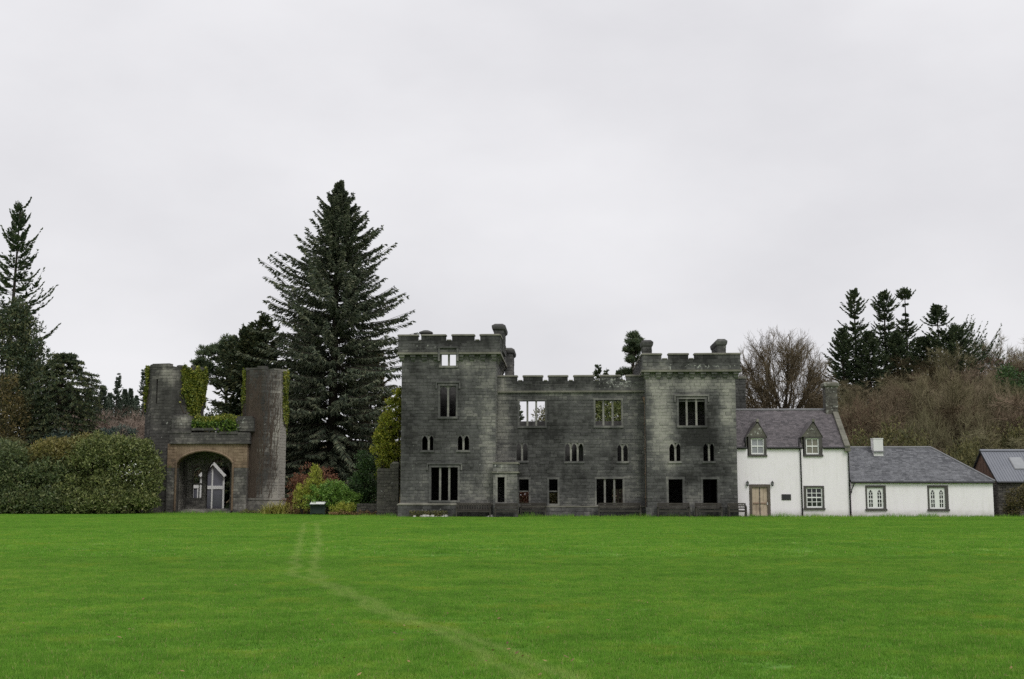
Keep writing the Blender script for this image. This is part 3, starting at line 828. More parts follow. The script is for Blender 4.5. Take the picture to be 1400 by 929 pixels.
masonry("rear_wall", castle, mu0 - 1, mu1 + 1.5, -.2, zr, VM + MD, VM + MD - .7, [(rl[0] - .9, rl[0] + .7, .3, 1.75), (rl2[0] - .7, rl2[0] + .7, .3, 1.6), (CF.U(845, VM + MD) - .5, CF.U(845, VM + MD) + .5, .1, 1.9)], seed=53)
z = CF.H(588, VM); b = MB(); b.box(mu0 + .02, mu1 - .02, VM + .76, VM + 7.6, z - .3, z); tone_build(b, "floor", castle, STONE_IN)  # slab added so the openings under it stay dark
for px in (745, 800):
    u = CF.U(px, VM + 4); masonry("cross_wall", castle, VM + .77, VM + MD - .72, -.1, z - .31, 0, .5, [(VM + 3, VM + 5, 0, 2.2)], T=side_T(u, 1), seed=54, stones=False)

# -- porch in the corner --------------------------------------------------------
VP = -2.75
pu0, pu1 = CF.U(674.5, VP), CF.U(707, VP)
h = c_window(VP, 679.5, 690.5, 652.5, 687, [], jamb=.11)
zpt, zpb = CF.H(634.5, VP), CF.H(647, VP)
masonry("porch_front", castle, pu0, pu1, -.2, zpb, VP, VP + .5, [h], seed=71)
masonry("porch_side", castle, VP + .5, VM - .13, -.2, zpb, 0, .5, T=side_T(pu1, 1), seed=72)
masonry("porch_parapet", castle, pu0 - .03, pu1 + .03, zpb + .1, zpt, VP - .04, VP + .4, seed=73)
masonry("porch_parapet", castle, VP + .4, VM - .02, zpb + .1, zpt, 0, .4, T=side_T(pu1 + .03, 1), seed=74)
b = MB(); b.box(pu0 - .09, pu1 + .1, VP - .1, VP + .45, zpb, zpb + .1); b.box(pu1 - .4, pu1 + .1, VP + .45, VM - .02, zpb + .001, zpb + .099); tone_build(b, "string_course", castle, COPING)
b = MB(); b.box(pu0 - .07, pu1 + .08, VP - .09, VP + .45, zpt, zpt + .12); b.box(pu1 - .4, pu1 + .08, VP + .45, VM - .02, zpt + .001, zpt + .119); tone_build(b, "coping", castle, COPING)
b = MB(); b.box(pu0 + .1, pu1 - .4, VP + .3, VM - .02, zpb - .15, zpb + .02); tone_build(b, "porch_roof", castle, STONE_IN)

# -- right tower ---------------------------------------------------------------
V2 = -1.2
ru0, ru1 = CF.U(884, V2), CF.U(1007.5, V2); RD = 10.5
holes = [c_window(V2, 927.5, 964.5, 546.5, 582.5, [939, 952.2], hood=True, transom=549),
         c_window(V2, 914.5, 931, 606.5, 631, [923.5], lancet=1.0, jamb=.09),
         c_window(V2, 961, 977, 606.5, 631, [969.5], lancet=1.0, jamb=.09),
         c_window(V2, 913.5, 934, 655.5, 691, [], jamb=.12),
         c_window(V2, 960.5, 981.5, 655.5, 691, [], jamb=.12)]
zst = CF.H(507, V2); zp2 = CF.H(694, V2)
masonry("tower_front", castle, ru0, ru1, zp2, zst, V2, V2 + .8, holes, seed=81)
masonry("plinth", castle, ru0 - .1, ru1 + .02, -.3, zp2, V2 - .1, V2 + .7, seed=82, course=.3)
for u, sg in ((ru0, -1), (ru1, 1)):
    masonry("tower_side", castle, V2 + .8, V2 + RD, -.2, zst, 0, .8, T=side_T(u, sg), seed=83 + sg)
masonry("tower_rear", castle, ru0 + .8, ru1 - .8, -.2, zst - 1, V2 + RD, V2 + RD - .7, seed=85)
for py in (640, 588, 515):
    b = MB(); z = CF.H(py, V2); b.box(ru0 + .5, ru1 - .5, V2 + .81, V2 + 8.3, z - .25, z); tone_build(b, "floor", castle, STONE_IN)  # unseen slabs put in to shade the tower's lower openings
# the wall and relieving arch seen inside the big upper window
vi = V2 + 2.6; b = MB(); wall(b, ru0 + .81, ru1 - .81, CF.H(588, V2) + .01, CF.H(515, V2) - .26, vi, vi + .4, seed=86); tone_build(b, "inner_wall", castle)
b = MB(); cu, cz = CF.at(951, 572, vi - .3); rr = .95
b.tube([(cu + rr * math.cos(a), vi - .25, cz + rr * math.sin(a)) for a in np.linspace(R(-5), R(75), 9)], .09, 6); tone_build(b, "relieving_arch", castle, STONE_PALE)
rul, rur, rzb, rzk, rzc = battlement(V2 - .28, 483.5, 492, 506.5, [(878, 904.3), (913.6, 941), (949.3, 1012)], seed=91)
for u, sg in ((rul, -1), (rur, 1)):
    T = side_T(u, sg)
    masonry("parapet", castle, V2 + .15, V2 + RD, rzb, rzk, 0, .42, T=T, seed=93 + sg)
    for k in range(4):
        a0 = V2 + .15 + k * 2.7
        m = MB(T); wall(m, a0, a0 + 2.0, rzk, rzc - .13, .004, .416, seed=50 + k + sg); o = tone_build(m, "merlon", castle)
        m = MB(T); m.box(a0 + (.06 if k == 0 else -.05), a0 + 2.05, -.06, .48, rzc - .13, rzc); tone_build(m, "coping", o, COPING)
b = MB(); b.box(rul - .06, rur + .06, V2 - .36, V2 + .1, rzb - .14, rzb); b.box(rul - .06, rul + .4, V2 + .1, V2 + RD, rzb - .139, rzb - .001); b.box(rur - .4, rur + .06, V2 + .1, V2 + RD, rzb - .139, rzb - .001)
tone_build(b, "string_course", castle, COPING)
for px in (884, 900, 915.2, 930.4, 945.6, 961, 976, 991, 1006):
    corbel(CF.U(px, V2, 512), V2, rzb - .142)
for k in range(9):
    corbel(V2 + .5 + k * 1.1, 0, rzb - .142, T=side_T(ru0, -1))
stack(878.5, 891, 466.5, V2 + .25, 1.0, rzc - .05, over=.08)
stack(980.5, 992.2, 465.5, V2 + .25, 3.0, rzc - .05, over=.08)
# wall head behind, right of the tower
v3 = V2 + 6.5; a0, a1 = CF.U(1004, v3, 540), CF.U(1019.5, v3, 540)
masonry("rear_block", castle, a0, a1, -.2, CF.H(519, v3), v3, v3 + 2.5, seed=97)
b = MB(); b.box(a0 - .05, a1 + .08, v3 - .08, v3 + 2.58, CF.H(519, v3), CF.H(516, v3)); tone_build(b, "coping", castle, COPING)

# -- downpipe between main block and right tower ----------------------------------
vd = V2 - .02
def downpipe(parent, fr, v, px_t, py_t, px_b, py_b, r, mat, brackets=(), hopper=True, name="downpipe"):
    ut, zt = fr.at(px_t, py_t, v); ub, zb_ = fr.at(px_b, py_b, v); zb_ = 0.0
    b = MB(); b.tube([(ut, v, zt), ((ut + ub) / 2, v, (zt + zb_) / 2), (ub, v, zb_)], r, 8); o = b.build(name, mat, parent, smooth=True)
    if hopper:
        b = MB(); b.loft([[(ut - r, v - r, zt), (ut + r, v - r, zt), (ut + r, v + r, zt), (ut - r, v + r, zt)],
                          [(ut - r * 2.4, v - r * 2.4, zt + .3), (ut + r * 2.4, v - r * 2.4, zt + .3), (ut + r * 2.4, v + r * 1.5, zt + .3), (ut - r * 2.4, v + r * 1.5, zt + .3)],
                          [(ut - r * 2.4, v - r * 2.4, zt + .5), (ut + r * 2.4, v - r * 2.4, zt + .5), (ut + r * 2.4, v + r * 1.5, zt + .5), (ut - r * 2.4, v + r * 1.5, zt + .5)]]); b.build("hopper", mat, o)
    for py in brackets:
        z = fr.H(py, v); b = MB(); b.box(ut - r * 1.8, ut + r * 1.8, v - r * 1.25, v + r * 1.2, z - .05, z + .05); b.build("pipe_bracket", mat, o)
    return o
downpipe(castle, CF, -.2, 882.5, 553, 884, 706, .075, RUST, (580, 614, 648, 680))

# ------------------------------------------------------------------ white cottages
def slates(name, parent, mat, P, eu, es, poly, w=.26, row=.17, seed=1):
    """lapped slates on the plane P + a*eu + s*es inside the polygon poly [(a, s)...] (convex)"""
    r = random.Random(seed); P, eu, es = Vector(P), Vector(eu).normalized(), Vector(es).normalized(); n = eu.cross(es).normalized()
    if n.z < 0: n = -n
    def span(s):
        xs = []
        for (a0, s0), (a1, s1) in zip(poly, poly[1:] + poly[:1]):
            if (s0 <= s < s1) or (s1 <= s < s0): xs.append(a0 + (a1 - a0) * (s - s0) / (s1 - s0))
        return (min(xs), max(xs)) if len(xs) >= 2 else None
    smin, smax = min(q[1] for q in poly), max(q[1] for q in poly)
    b = MB(); s = smin; k = 0
    while s < smax - .02:
        lo, hi = span(min(s + .01, smax - .001)), span(min(s + row, smax - .001))
        if lo and hi:
            a = lo[0] - (w / 2 if k % 2 else 0)
            while a < lo[1]:
                ww = w * r.uniform(.85, 1.15); a0, a1 = max(a + .004, lo[0]), min(a + ww - .004, lo[1])
                if a1 - a0 > .03:
                    c0, c1 = min(max(a0, hi[0]), hi[1]), min(max(a1, hi[0]), hi[1])
                    t = r.uniform(.014, .026); sj = r.uniform(-.008, .008); s1 = min(s + row * 1.05, smax)
                    q = [P + eu * a0 + es * (s + sj) + n * t, P + eu * a1 + es * (s + sj) + n * t, P + eu * c1 + es * s1 + n * .006, P + eu * c0 + es * s1 + n * .006]
                    g = [P + eu * a0 + es * (s + sj), P + eu * a1 + es * (s + sj)]
                    iq = [b.p(*x) for x in q]; ig = [b.p(*x) for x in g]
                    b.f.append(iq); b.f.append([ig[0], ig[1], iq[1], iq[0]])
                a += ww
        s += row; k += 1
    return tag(b.build(name, mat, parent), kind='stuff')

def house_window(parent, fr, v, fpx, wpx, cols, rows, glass, name="window", gothic=False, sill_over=2):
    """dark stone surround, white sash with glazing bars, glass and sill; fpx/wpx = outer/white boxes read from the photo"""
    fu0, fz1 = fr.at(fpx[0], fpx[2], v); fu1, fz0 = fr.at(fpx[1], fpx[3], v)
    wu0, wz1 = fr.at(wpx[0], wpx[2], v); wu1, wz0 = fr.at(wpx[1], wpx[3], v)
    b = MB(); o = .03
    b.box(fu0, wu0, v - o, v + .2, fz0, fz1); b.box(wu1, fu1, v - o, v + .2, fz0, fz1)
    b.box(wu0 + .001, wu1 - .001, v - o - .004, v + .2, wz1, fz1 + .003); b.box(wu0 + .001, wu1 - .001, v - o - .003, v + .2, fz0 + .001, wz0)
    w = b.build(name, FRAME_D, parent)
    b = MB(); b.box(fu0 - .02 * sill_over, fu1 + .02 * sill_over, v - .10, v + .05, fz0 - .03, fz0 + .10); b.build("sill", FRAME_D, w)
    b = MB(); t0, t1 = v + .06, v + .11; e = .075
    b.box(wu0, wu1, t0 - .01, t1 + .03, wz0, wz0 + e * 1.3); b.box(wu0, wu1, t0 - .01, t1 + .03, wz1 - e, wz1)
    b.box(wu0, wu0 + e, t0 - .008, t1 + .03, wz0 + e * 1.3, wz1 - e); b.box(wu1 - e, wu1, t0 - .008, t1 + .03, wz0 + e * 1.3, wz1 - e)
    iu0, iu1, iz0, iz1 = wu0 + e, wu1 - e, wz0 + e * 1.3, wz1 - e
    if gothic:
        um = (iu0 + iu1) / 2; b.box(um - .11, um + .11, t0 - .006, t1 + .01, iz0, iz1)
        for a, c in ((iu0, um - .11), (um + .11, iu1)):
            a += .05; c -= .05
            b.box(a - .052, a, t0 - .004, t1 + .01, iz0, iz1); b.box(c, c + .052, t0 - .004, t1 + .01, iz0, iz1)
            zt = iz1 - .05; b.box(a, c, t0 - .004, t1 + .01, zt - .002, iz1); zs = zt - (c - a) * 1.05
            arch_spandrels(b, a, c, zs, zt, t0 - .002, t1 + .008)
            mid = (a + c) / 2; b.box(mid - .018, mid + .018, t0 + .006, t1, iz0, zs + .02)
            for sg in (-1, 1):      # the Y of the gothic bars
                b.prism([(mid - .016, zs), (mid + .016, zs), (mid + sg * (c - a) * .27 + .016, zt - .14), (mid + sg * (c - a) * .27 - .016, zt - .14)], t0 + .009, t1 - .003)
            for k in range(1, 4):
                z = iz0 + (zs - iz0) * k / 3.4; hh = .032 if k == 2 else .018
                b.box(a, c, t0 + .003, t1 - .001, z - hh, z + hh)
    else:
        for k in range(1, cols):
            x = iu0 + (iu1 - iu0) * k / cols; b.box(x - .02, x + .02, t0 + .006, t1, iz0, iz1)
        for k in range(1, rows):
            z = iz0 + (iz1 - iz0) * k / rows; hh = .038 if k == rows // 2 else .02
            b.box(iu0, iu1, t0 + .003, t1 - .002, z - hh, z + hh)
    b.build("sash", PAINT_W, w)
    b = MB(); b.box(iu0 - .02, iu1 + .02, t1 + .002, t1 + .012, iz0 - .02, iz1 + .02); b.build("pane", glass, w)
    return (fu0 + .004, fu1 - .004, fz0 + .004, fz1)

cottage = empty("white_cottage", CF.w(CF.U(1085), 0), -R(2.5), "two storey white harled cottage with purple slate roof, two dormers and a bare timber door", "house")
class Sub:
    """castle axes shifted so that a house's own base is the origin"""
    def __init__(s, du): s.du = du
    def at(s, px, py, v=0.0):
        u, z = CF.at(px, py, v); return u - s.du, z
    def U(s, px, v=0.0, py=650): return s.at(px, py, v)[0]
    def H(s, py, v=0.0, px=1100): return s.at(px, py, v)[1]
HC = Sub(CF.U(1085)); VC = -.25; DV = 3.6
cu0, cu1 = HC.U(1007.8, VC), HC.U(1161.5, VC)
ze = HC.H(612, VC); zr = HC.H(561, VC + DV); ru = HC.U(1143, VC + DV, 561)
holes = []
holes.append(house_window(cottage, HC, VC, (1098.5, 1127.5, 664.5, 697), (1102, 1125, 667, 694.5), 3, 4, GLASS))
door_f = (*(HC.at(1024.5, 662.5, VC)), *(HC.at(1053.5, 708, VC)))
holes.append((door_f[0], door_f[2], -.3, door_f[1]))
dorm = []
for a0, a1 in ((1022.5, 1048.5), (1098.5, 1125)):
    u0, u1 = HC.U(a0, VC), HC.U(a1, VC); zb = HC.H(624.5, VC); dorm.append((u0, u1, zb)); holes.append((u0 + .003, u1 - .003, zb, ze + 1))
b = MB(); wall(b, cu0, cu1, -.3, ze, VC, VC + .6, holes, stones=False); b.build("front_wall", WHITE, cottage)
# gables and rear wall
b = MB(); T = side_T(cu1, 1); b.T = T
poly = [(VC + .601, -.3), (VC + 2 * DV, -.3), (VC + 2 * DV, ze), (VC + DV, zr - .05), (VC + .601, ze + (zr - ze) * .6 / DV - .05)]
b.prism(poly, .012, .55); b.build("gable_wall", WHITE, cottage)
b = MB(); b.box(cu0, cu1 - .6, VC + 2 * DV - .6, VC + 2 * DV, -.3, ze - .05); b.build("rear_wall", WHITE, cottage)
# roof
es = Vector((0, DV + .12, zr - (ze - .02))); sl = es.length; esn = es.normalized()
b = MB()
fd = (HC.H(597.5, VC) - ze) / (zr - ze) + .02      # the front slope starts higher where a dormer breaks the eaves
segs = []; edges_ = [cu0 - .02] + [x for d_ in dorm for x in (d_[0] - .045, d_[1] + .045)] + [cu1 - .28]
for k in range(5): segs.append((edges_[k], edges_[k + 1], fd if k % 2 else 0.0))
P0 = Vector((0, VC - .12, ze - .02))
for s0_, s1_, f in segs:
    p, q_ = P0 + es * f, P0 + es
    q = [(s0_, p.y, p.z), (s1_, p.y, p.z), (s1_, q_.y, q_.z), (s0_, q_.y, q_.z)]; b.loft([q, [(x, y, z - .1) for x, y, z in q]])
q = [(cu0 - .02, VC + 2 * DV + .12, ze - .02), (cu1 - .28, VC + 2 * DV + .12, ze - .02), (cu1 - .28, VC + DV, zr), (cu0 - .02, VC + DV, zr)]
b.loft([q, [(x, y, z - .1) for x, y, z in q]])
roof = b.build("roof", SLATE, cottage)
def roof_hole_poly(a0, a1): return [(a0, 0), (a1, 0), (a1, sl), (a0, sl)]
for k, (s0_, s1_, f) in enumerate(segs):
    slates("slates", roof, SLATE, (0, VC - .12, ze - .02 + .004), (1, 0, 0), es, [(s0_, f * sl), (s1_, f * sl), (s1_, sl), (s0_, sl)], seed=2 + k)
b = MB(); b.tube([(cu0, VC + DV, zr + .03), (cu1 - .3, VC + DV, zr + .03)], .085, 8); b.build("ridge", LEAD, roof)
# skew coping stones down the right gable
npc = 7
for k in range(npc):
    f0, f1 = k / npc, (k + 1) / npc - .006
    p0 = Vector((0, VC - .16, ze + .02)) + es * 1.0 * f0; p1 = Vector((0, VC - .16, ze + .02)) + es * f1
    b = MB(); q = [(cu1 - .30, p0.y, p0.z - .08), (cu1 + .06, p0.y, p0.z - .08), (cu1 + .06, p1.y, p1.z - .08), (cu1 - .30, p1.y, p1.z - .08)]
    b.loft([q, [(x, y - .06, z + .17 + (k % 2) * .012) for x, y, z in q]]); tone_build(b, "skew_stone", cottage, COPING)
b = MB(); b.box(cu1 - .3, cu1 + .08, VC - .24, VC + .12, ze - .28, ze - .04); tone_build(b, "skew_putt", cottage, COPING)
q = [(cu1 - .30, VC + DV, zr + .03), (cu1 + .06, VC + DV, zr + .03), (cu1 + .06, VC + 2 * DV, ze), (cu1 - .3, VC + 2 * DV, ze)]
b = MB(); b.loft([q, [(x, y, z + .16) for x, y, z in q]]); tone_build(b, "skew_stone", cottage, COPING)
# gable chimney, lichened stone
vc = VC + DV; a0, a1 = HC.U(1126.5, vc, 540), HC.U(1143, vc, 540); zt = HC.H(523, vc)
b = MB(); wall(b, a0, a1, zr - .8, zt - .4, vc - .45, vc - .44, seed=5); b.box(a0 + .002, a1 - .002, vc - .438, vc + .45, zr - .8, zt - .401); STYLE[0] = lambda x, y, z: (.38, .55)
o = tone_build(b, "chimney", cottage, RUBBLE)
b = MB(); b.loft([[(a0 + s * e, vc - .45 + t * e, z) if False else ((a0 - e) if s < 0 else (a1 + e), (vc - .45 - e) if t < 0 else (vc + .45 + e), z) for s, t in ((-1, -1), (1, -1), (1, 1), (-1, 1))] for e, z in ((.02, zt - .4), (.12, zt - .3), (.12, zt - .12), (-.05, zt))])
tone_build(b, "chimney_cap", o, COPING)
b = MB(); b.tube([((a0 + a1) / 2, vc, zt - .05), ((a0 + a1) / 2, vc, zt + .12)], .13, 10); b.build("chimney_pot", FRAME_D, o)
STYLE[0] = castle_tone
# eaves gutter and pipes
b = MB(); gaps = [cu0, dorm[0][0] - .02, dorm[0][1] + .02, dorm[1][0] - .02, dorm[1][1] + .02, cu1 - .1]
for k in range(0, 6, 2): b.tube([(gaps[k], VC - .15, ze - .03), (gaps[k + 1], VC - .15, ze - .03)], .065, 8)
b.build("gutter", IRON, cottage)
def pipe(parent, pts, r=.045, name="downpipe"):
    b = MB(); b.tube(pts, r, 8); return b.build(name, IRON, parent, smooth=True)
u = HC.U(1095, VC); pipe(cottage, [(u - .1, VC - .14, HC.H(599, VC)), (u - .1, VC - .14, ze), (u, VC - .08, ze - .3), (u + .02, VC - .08, 0)])
u = HC.U(1019.5, VC); pipe(cottage, [(u, VC - .14, HC.H(598, VC)), (u, VC - .14, ze)])
u = HC.U(1160.5, VC); pipe(cottage, [(u - .12, VC - .15, ze - .05), (u - .1, VC - .14, ze - .2), (u, VC - .09, ze - .45), (u + .01, VC - .09, 0)])
# dormers
for k, (u0, u1, zb) in enumerate(dorm):
    px = ((1022.5, 1048.5), (1098.5, 1125))[k]; wp = ((1026.5, 1045), (1101.5, 1120))[k]
    zc = HC.H(597.5, VC); up, zp_ = HC.at((px[0] + px[1]) / 2, 577.5, VC); vd_ = VC - .02
    b = MB(); b.T = None
    # stone cheeks either side and the pedimented head
    depth_c = (zc - ze) / (zr - ze) * DV + .15; depth_p = (zp_ - ze) / (zr - ze) * DV + .2
    b.box(u0 - .04, u0 + .02, VC + .13, VC + depth_c, ze - .1, zc); b.box(u1 - .02, u1 + .04, VC + .13, VC + depth_c, ze - .1, zc)
    b.prism([(u0 - .05, zc + .002), (u1 + .05, zc + .002), (up, zp_)], vd_, vd_ + .34)
    STYLE[0] = lambda x, y, z: (.42, .5)
    d = tone_build(b, "dormer", cottage, RUBBLE)
    b = MB()
    for sg, ue in ((-1, u0 - .09), (1, u1 + .09)):
        q = [(ue, vd_ - .05, zc - .06), (up, vd_ - .05, zp_ + .08), (up, VC + depth_p, zp_ + .08), (ue, VC + depth_c, zc - .06)]
        b.loft([q, [(x, y, z + .045) for x, y, z in q]])
    b.build("dormer_roof", SLATE, d)
    b = MB(); b.loft([[(up - .09, vd_ - .1, zp_ + .02), (up + .09, vd_ - .1, zp_ + .02), (up + .09, vd_ + .1, zp_ + .02), (up - .09, vd_ + .1, zp_ + .02)], [(up - .06, vd_ - .07, zp_ + .22), (up + .06, vd_ - .07, zp_ + .22), (up + .06, vd_ + .07, zp_ + .22), (up - .06, vd_ + .07, zp_ + .22)]]); tone_build(b, "finial", d, COPING)
    STYLE[0] = castle_tone
    house_window(d, HC, VC, (px[0] + .4, px[1] - .4, 598, 624), (wp[0], wp[1], 599.5, 621.5), 2, 2, GLASS_B if k == 0 else GLASS_C)
# door
du0, dz1 = door_f[0], door_f[1]; du1 = door_f[2]
b = MB(); l0, l1 = HC.U(1027.5, VC), HC.U(1048.8, VC); zl = HC.H(666.5, VC)
b.box(du0 - .02, l0, VC - .03, VC + .22, 0, dz1); b.box(l1, du1 + .02, VC - .03, VC + .2, 0, dz1); b.box(l0 + .001, l1 - .001, VC - .034, VC + .22, zl, dz1 + .004)
door = b.build("door", DOOR_F, cottage)
n = 4
for k in range(n):
    a, c = l0 + (l1 - l0) * k / n, l0 + (l1 - l0) * (k + 1) / n
    b = MB(); b.box(a + .006, c - .006, VC + .07 + (k % 2) * .006, VC + .12, .05, zl - .005); b.build("door_plank", DOOR_W, door)
um = (l0 + l1) / 2
b = MB(); b.box(um - .03, um + .03, VC + .045, VC + .075, .05, zl - .01); b.build("cover_strip", DOOR_F, door)
z = HC.H(688.5, VC)
for a, c in ((l0 + .08, um - .06), (um + .06, l1 - .1)):
    b = MB(); b.box(a, c, VC + .03, VC + .07, z - .05, z + .05); b.build("hinge_strap", RUST, door)
b = MB(); b.tube([(l1 - .03, VC + .08, z - .02), (l1 - .03, VC + .0, z - .02)], .02, 8); b.tube([(l1 - .03, VC - .0, z - .1), (l1 - .03, VC - .0, z + .06)], .024, 8); b.build("handle", PAINT_W, door)
b = MB(); b.box(du0 - .1, du1 + .1, VC - .3, VC + .1, -.05, .05); b.build("doorstep", COPING, cottage)
for px in (1021.6, 1055.6):      # lanterns either side of the door
    u, z = HC.at(px, 662, VC); b = MB(); v_ = VC - .14
    b.loft([[(u + .09 * math.cos(k), v_ + .09 * math.sin(k), z + .11) for k in np.linspace(0, 5.236, 6)], [(u + .02 * math.cos(k), v_ + .02 * math.sin(k), z + .21) for k in np.linspace(0, 5.236, 6)]])
    b.loft([[(u + .05 * math.cos(k), v_ + .05 * math.sin(k), z - .15) for k in np.linspace(0, 5.236, 6)], [(u + .07 * math.cos(k), v_ + .07 * math.sin(k), z - .09) for k in np.linspace(0, 5.236, 6)]])
    for k in np.linspace(0, 5.236, 6): b.tube([(u + .06 * math.cos(k), v_ + .06 * math.sin(k), z - .09), (u + .08 * math.cos(k), v_ + .08 * math.sin(k), z + .11)], .010, 4)
    b.box(u - .03, u + .03, v_ + .05, VC + .005, z + .13, z + .17)
    o = b.build("wall_lantern", IRON, cottage)
    b = MB(); b.loft([[(u + .05 * math.cos(k), v_ + .05 * math.sin(k), z - .088) for k in np.linspace(0, 5.236, 6)], [(u + .07 * math.cos(k), v_ + .07 * math.sin(k), z + .108) for k in np.linspace(0, 5.236, 6)]]); b.build("lantern_glass", GLASS_B, o)
u0, z1 = HC.at(1068.5, 676, VC); u1, z0 = HC.at(1081.5, 684, VC)
b = MB(); b.box(u0, u1, VC - .04, VC + .01, z0, z1); o = b.build("plaque", FRAME_D, cottage)
b = MB(); b.box(u0 + .04, u1 - .04, VC - .05, VC - .039, z0 + .04, z1 - .04); b.build("plaque_face", SLATE_PLQ, o)

# -- low cottage ---------------------------------------------------------------
low = empty("low_cottage", CF.w(CF.U(1262), 0), -R(2.5), "single storey white cottage with grey hipped slate roof and two gothic windows", "house")
HL = Sub(CF.U(1262)); VL = -.1; DL = 3.4
a0, a1 = HL.U(1162.8, VL), HL.U(1358.5, VL, 690); ze = (HL.H(657.5, VL, 1170) + HL.H(660, VL, 1350)) / 2; zr = HL.H(612.5, VL + DL, 1220)
rx = HL.U(1272.5, VL + DL, 612)
holes = [house_window(low, HL, VL, (1182.8, 1212, 664, 698), (1185, 1208.5, 667, 695.5), 2, 4, GLASS, gothic=True),
         house_window(low, HL, VL, (1267.5, 1297.5, 664, 698.5), (1270, 1293, 667, 696), 2, 4, GLASS, gothic=True)]
b = MB(); wall(b, a0, a1, -.3, ze, VL, VL + .5, holes, stones=False); b.box(a1 - .5, a1 - .003, VL + .501, VL + 2 * DL, -.3, ze - .003); b.box(a0, a1 - .501, VL + 2 * DL - .5, VL + 2 * DL - .004, -.3, ze - .003)
b.build("wall", WHITE, low)
es = Vector((0, DL + .12, zr - ze)); sl = es.length; ee = .12; ax = a1 + ee
b = MB()
F = [(a0, VL - ee, ze), (ax, VL - ee, ze), (ax, VL + 2 * DL + ee, ze), (a0, VL + 2 * DL + ee, ze)]; top = [(a0, VL + DL, zr), (rx, VL + DL, zr)]
b.face([F[0], F[1], top[1], top[0]]); b.face([F[1], F[2], top[1]]); b.face([F[2], F[3], top[0], top[1]]); b.face([(x, y, z - .06) for x, y, z in F][::-1])
for k in range(4):
    p, q = F[k], F[(k + 1) % 4]; b.face([(p[0], p[1], p[2] - .06), (q[0], q[1], q[2] - .06), q, p])
roof = b.build("roof", SLATE_B, low)
slates("slates", roof, SLATE_B, (0, VL - ee, ze + .004), (1, 0, 0), es, [(a0, 0), (ax, 0), (rx, sl), (a0, sl)], w=.25, row=.16, seed=8)
eh = Vector((rx - ax, 0, zr - ze)); 
slates("slates", roof, SLATE_B, (ax, VL - ee, ze + .004), (0, 1, 0), eh, [(0, 0), (2 * DL + 2 * ee, 0), (DL + ee, eh.length)], w=.25, row=.16, seed=9)
b = MB(); b.tube([(a0, VL + DL, zr + .03), (rx, VL + DL, zr + .03)], .075, 8); b.tube([(rx, VL + DL, zr + .03), (ax, VL - ee, ze + .04)], .065, 8); b.tube([(rx, VL + DL, zr + .03), (ax, VL + 2 * DL + ee, ze + .04)], .065, 8); b.build("ridge", LEAD, roof)
b = MB(); b.tube([(a0, VL - .17, ze - .05), (a1 + .1, VL - .17, ze - .07)], .06, 8); b.build("gutter", IRON, low)
u = HL.U(1167, VL); pipe(low, [(u, VL - .15, ze - .08), (u - .04, VL - .12, ze - .22), (HL.U(1163.6, VC), VC - .12, ze - .5), (HL.U(1162.3, VC), VC - .1, ze - .8)], .04)
vq = VL + DL - .9; u0, u1 = HL.U(1194.3, vq, 608), HL.U(1207.3, vq, 608); zt = HL.H(599.5, vq)
b = MB(); b.box(u0, u1, vq, vq + .75, ze + .9, zt - .06); b.box(u0 - .03, u1 + .03, vq - .03, vq + .78, zt - .06, zt); o = b.build("chimney", CHIM_W, low)
b = MB(); b.box(u0 - .1, u1 + .1, vq - .12, vq + .0, HL.H(619, vq), HL.H(617, vq)); b.build("lead_flashing", LEAD, o)

# -- stone shed -----------------------------------------------------------------
shed = empty("stone_barn", CF.w(CF.U(1400), 1.0), -R(2.5), "dark stone barn with brown timber gable and grey metal roof at the right", "barn")
HS = Sub(CF.U(1400)); VS = .8; DS = 2.9
s0 = HS.U(1372.5, VS, 690); ze = HS.H(657, VS, 1375); zr = HS.H(616, VS + DS, 1346); s1 = s0 + 11
b = MB(); sb = MB(); STYLE[0] = lambda x, y, z: (.30, .15)
wall(b, s0, s1, -.3, ze, VS, VS + .5, seed=3, MBS=sb, course=.17, ln=(.2, .6), proud=(.0, .05)); w = tone_build(b, "front_wall", shed, RUBBLE); tag(tone_build(sb, "rubble_stones", w, RUBBLE), kind='stuff')
zg = HS.H(661, VS, 1372); T = side_T(s0, -1)
b = MB(T); sb = MB(T); wall(b, VS + .001, VS + 2 * DS, -.3, zg, .002, .5, seed=4, MBS=sb, course=.17, ln=(.2, .6), proud=(.0, .05)); STYLE[0] = lambda x, y, z: (.45, .2); w = tone_build(b, "gable_wall", shed, RUBBLE); tag(tone_build(sb, "rubble_stones", w, RUBBLE), kind='stuff')
STYLE[0] = castle_tone
nb = 20
for k in range(nb):
    y0, y1 = VS + 2 * DS * k / nb, VS + 2 * DS * (k + 1) / nb
    def zz(y): return ze + (zr - ze) * (1 - abs(y - VS - DS) / DS) - .12
    b = MB(T); b.prism([(y0 + .006, zg + .01), (y1 - .006, zg + .01), (y1 - .006, max(zz(y1), zg + .02)), (y0 + .006, max(zz(y0), zg + .02))], -.03 - .014 * (k % 2), .05); b.build("gable_board", BARN_W, shed)
b = MB(); b.box(s1 - .5, s1 - .002, VS + .501, VS + 2 * DS, -.3, zr - .6); b.box(s0 + .501, s1 - .501, VS + 2 * DS - .5, VS + 2 * DS - .003, -.3, ze - .1); b.build("rear_wall", RUBBLE, shed)
es = Vector((0, DS + .25, zr - ze + .1)); sl = es.length; en = es.normalized()
b = MB()
for y0, y1 in ((VS - .25, VS + DS), (VS + 2 * DS + .25, VS + DS)):
    q = [(s0 - .12, y0, ze - .1), (s1 + .1, y0, ze - .1), (s1 + .1, y1, zr), (s0 - .12, y1, zr)]; b.loft([q, [(x, y, z + .05) for x, y, z in q]])
roof = b.build("roof", METAL, shed)
b = MB(); x = s0
